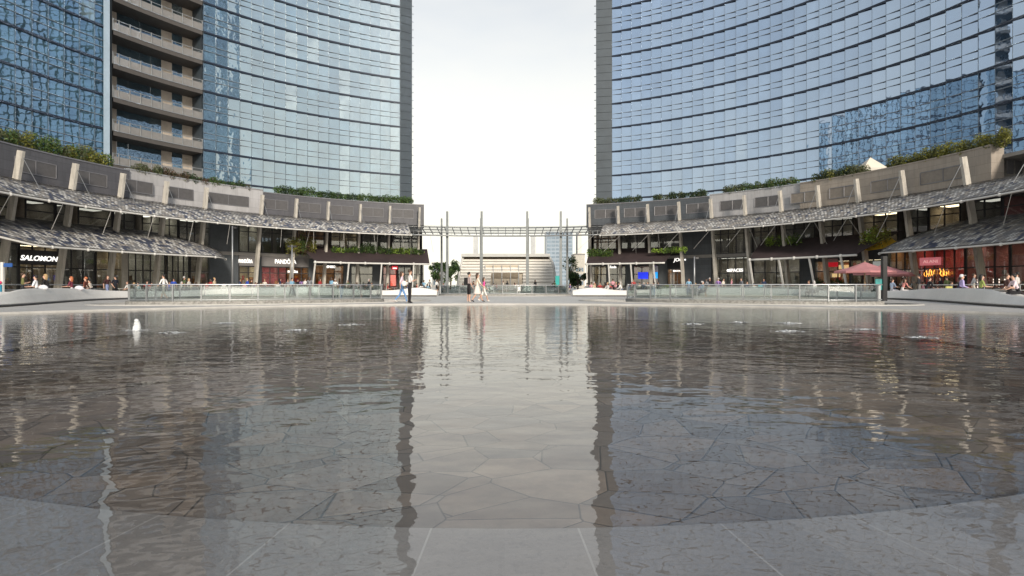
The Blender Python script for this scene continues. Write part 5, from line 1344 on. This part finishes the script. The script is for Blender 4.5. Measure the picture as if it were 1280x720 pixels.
def terrace(place, rows):
    """rows: (px, D, kind, top colour name, hair)"""
    rx = random.Random(len(place)); lo, hi = min(r[0] for r in rows), max(r[0] for r in rows); n0 = len(rows); taken = [r[0] for r in rows]
    while len(rows) < min(20, n0 + 7):
        px = rx.randint(lo, hi)
        if min(abs(px - q) for q in taken) < 2.5: continue
        taken.append(px); D = min(rows[:n0], key=lambda r: abs(r[0] - px))[1] + rx.choice([-3, -2, 2, 3])
        rows = rows + [(px, D, rx.choice([S, SL, SB, S, ST, HO, WK]), rx.choice(list(CK)), rx.choice(['black', 'black', 'brown', 'brown', 'blond', 'grey']))]
    rows = sorted(rows)
    for i, (px, D, kind, colr, hair) in enumerate(rows):
        p = gp(px, D); rr = random.Random(px * 7 + i); sit = kind.startswith('sit'); yaw = rr.uniform(0, 6.28)
        hs = rr.choice(['short', 'short', 'long', 'bun'])
        doing = 'sitting' if sit else ('walking' if kind.startswith('walk') else 'standing')
        lab = '%s haired person in %s %s %s, %s from left' % (hair, colr, doing, place, ORD[i])
        bot = rr.choice(['#20222a', '#3b4252', '#6a7897', '#b9b2a6', '#5a5148', '#17171a'])
        person(lab, kind, (p.x, p.y, .05 - (.08 if sit else 0)), yaw, CK[colr], bot, hair, hs, skin=rr.randrange(2), sleeves=rr.random() < .4, shorts=rr.random() < .3, scale=rr.uniform(.92, 1.05), group='people on the terraces')
        if sit:
            put(chair0, 'c', p - Vector((-math.sin(yaw), math.cos(yaw), 0)) * .05, yaw, 'dark chair under the person in %s %s, %s from left' % (colr, place, ORD[i]))
            if i % 2 == 0: q = p + Vector((-math.sin(yaw), math.cos(yaw), 0)) * .85; put(table0, 't', q, 0, 'small round cafe table by the %s person from left %s' % (ORD[i], place))
S, SL, SB, ST, WK, WW, HO = 'sit', 'sit_lean', 'sit_back', 'stand', 'walk', 'walk_wide', 'hold'
terrace('before the pale left shop', [(163, 50, SL, 'white', 'brown'), (173, 50, S, 'white', 'black'), (184, 51, S, 'red', 'brown'), (190, 52, SB, 'black', 'black'), (205, 36, WK, 'white', 'black'), (214, 54, S, 'grey', 'brown'), (224, 54, SL, 'cream', 'grey'), (233, 55, S, 'black', 'black'), (246, 56, SB, 'brown', 'brown'), (257, 57, S, 'red', 'black'), (263, 60, ST, 'red', 'brown'), (272, 60, S, 'black', 'black'), (280, 58, S, 'white', 'black')])
terrace('before the pink lit left shop', [(300, 60, ST, 'navy blue', 'black'), (306, 60, S, 'pink', 'brown'), (314, 62, ST, 'black', 'black'), (322, 60, S, 'beige', 'brown'), (331, 60, WK, 'cream', 'blond'), (338, 63, S, 'black', 'black'), (346, 60, SL, 'white', 'brown'), (350, 64, ST, 'navy blue', 'black'), (356, 62, S, 'red', 'brown'), (365, 50, WW, 'light blue', 'black'), (372, 66, ST, 'black', 'black'), (381, 64, HO, 'white', 'black'), (387, 50, WK, 'grey', 'brown')])
terrace('under the left brown awning', [(400, 66, ST, 'red', 'brown'), (408, 67, S, 'black', 'black'), (414, 55, WK, 'light blue', 'brown'), (419, 55, WK, 'white', 'grey'), (426, 67, S, 'brown', 'brown'), (446, 68, S, 'grey', 'brown'), (458, 69, SB, 'black', 'black'), (484, 68, S, 'red', 'black'), (530, 70, WK, 'light blue', 'brown'), (537, 72, ST, 'grey', 'black'), (527, 66, S, 'white', 'brown')])
terrace('by the far railing', [(546, 78, ST, 'white', 'brown'), (555, 75, S, 'black', 'black'), (577, 82, SL, 'grey', 'black'), (617, 80, S, 'brown', 'black'), (634, 85, ST, 'black', 'black'), (643, 74, S, 'white', 'brown'), (669, 78, ST, 'black', 'black'), (690, 84, S, 'navy blue', 'black'), (702, 80, S, 'grey', 'brown'), (712, 76, SB, 'violet', 'black')])
terrace('under the first right awning', [(734, 58, S, 'grey', 'black'), (739, 60, SL, 'pink', 'brown'), (745, 60, S, 'black', 'black'), (750, 61, S, 'red', 'brown'), (756, 62, SB, 'brown', 'black'), (760, 57, S, 'white', 'blond'), (766, 63, ST, 'pink', 'brown'), (773, 62, S, 'black', 'black'), (778, 58, SL, 'white', 'grey'), (785, 57, S, 'bright blue', 'black'), (792, 60, ST, 'red', 'brown'), (800, 63, S, 'cream', 'brown'), (816, 64, SB, 'white', 'black'), (822, 64, S, 'black', 'brown')])
terrace('by the slate wall', [(861, 52, ST, 'light blue', 'black'), (862, 64, ST, 'black', 'black'), (884, 54, WK, 'grey', 'black'), (904, 56, ST, 'cream', 'black'), (931, 54, SL, 'navy blue', 'brown'), (943, 54, S, 'white', 'black'), (950, 54, SB, 'turquoise', 'brown'), (955, 58, ST, 'navy blue', 'black')])
terrace('under the second right awning', [(976, 58, S, 'grey', 'brown'), (1013, 46, SL, 'grey', 'brown'), (1018, 46, S, 'white', 'grey'), (1030, 56, S, 'olive', 'brown'), (1047, 55, S, 'white', 'brown'), (1071, 54, SB, 'black', 'black'), (1089, 52, S, 'brown', 'black'), (1117, 52, ST, 'black', 'brown'), (1176, 45, ST, 'black', 'black'), (1246, 42, S, 'brown', 'black')])

# ------------------------------------------------------------------ street furniture
def lamp(px, D, h, label, both):
    c = gp(px, D); t = thing('lamp_post', label, 'lamp post', (c.x, c.y, .05), 'slim lamp posts on the terraces'); mb = MB(); mb.tube([(c.x, c.y, .05), (c.x, c.y, h)], [.11, .07], 8); mb.build('pole', M_steel, t, smooth=True)
    mb = MB(); mb.tube([(c.x, c.y, .05), (c.x, c.y, .25)], .17, 10); mb.build('base', M_steel, t)
    for s in ((-1, 1) if both else (1,)):
        mb = MB(); mb.box(c.x + s * .08, c.x + s * .45, c.y - .12, c.y + .12, h - .25, h - .08); mb.build('lamp_head', M_dark, t)
lamp(365, 62, 5.4, 'grey lamp post before the pink lit left shop', True)
lamp(868, 63, 4.2, 'slim dark lamp post against the slate wall', False)
lamp(290.5, 62, 7.4, 'tall pale pole beside the dark pier at left', False)
# way marker at the left edge: white pole, blue arm, pink and teal foot
c = gp(3, 28); t = thing('sign_post', 'white sign post with a blue arm and teal base at the left frame edge', 'sign', (c.x, c.y, .05))
mb = MB(); mb.box(c.x - .06, c.x + .06, c.y - .05, c.y + .05, .05, 2.15); mb.build('pole', M_white, t); mb = MB(); mb.box(c.x + .07, c.x + .48, c.y - .02, c.y + .02, 1.92, 2.1); mb.box(c.x - .5, c.x - .07, c.y - .02, c.y + .02, 1.92, 2.1); mb.build('sign_arm', cloth('#27508f'), t)
mb = MB(); mb.ball((c.x - .02, c.y - .12, 1.17), .09, .05, .08, 10, 8); mb.build('pink_disc', cloth('#c4265c'), t); mb = MB(); mb.box(c.x - .35, c.x + .05, c.y - .16, c.y - .08, .06, 1.05); mb.build('teal_panel', cloth('#2e86a3'), t)
# kiosk post with a lit screen, right
c = gp(1105, 37); t = thing('totem', 'black post with a lit screen at the near end of the right bench', 'kiosk', (c.x, c.y, .05)); mb = MB(); mb.box(c.x - .13, c.x + .13, c.y - .13, c.y + .13, .05, 2.9); mb.build('post', M_black, t)
mb = MB(); mb.box(c.x - .55, c.x - .14, c.y - .04, c.y + .04, .75, 1.45); mb.build('screen', mat('green_blue_screen', (0.03, 0.16, 0.15), .3, 0, .8, 3, emit=.35), t)
c = gp(698, 86); t = thing('kiosk', 'small turquoise kiosk screen right of the louvred pavilion', 'kiosk', (c.x, c.y, .05)); mb = MB(); mb.box(c.x - .45, c.x + .45, c.y - .1, c.y + .1, .9, 2.5); mb.build('screen', cloth('#3fa9a6'), t); mb = MB(); mb.box(c.x - .3, c.x + .3, c.y - .08, c.y + .08, .05, .88); mb.build('stand', M_dark, t)
# slim rails behind the right bench and by the left terrace
for pts_, lab in ((br, 'two rail steel barrier behind the right bench'), (bl, 'two rail steel barrier behind the left bench')):
    sg = 1 if pts_ is br else -1; P = []
    for px in ((1150, 1190, 1230, 1275, 1310) if sg > 0 else (-40, 5, 60, 110, 150)): P.append(bench_at(pts_, px, 2.6)[0])
    t = thing('barrier', lab, 'barrier', (P[0].x, P[0].y, .05))
    for z in (.78, 1.08): mb = MB(); mb.tube([p + Vector((0, 0, z)) for p in P], .03, 6); mb.build('rail', M_white if sg > 0 else M_steel, t)
    for p in P: mb = MB(); mb.tube([p + Vector((0, 0, .05)), p + Vector((0, 0, 1.08))], .03, 6); mb.build('post', M_steel, t)
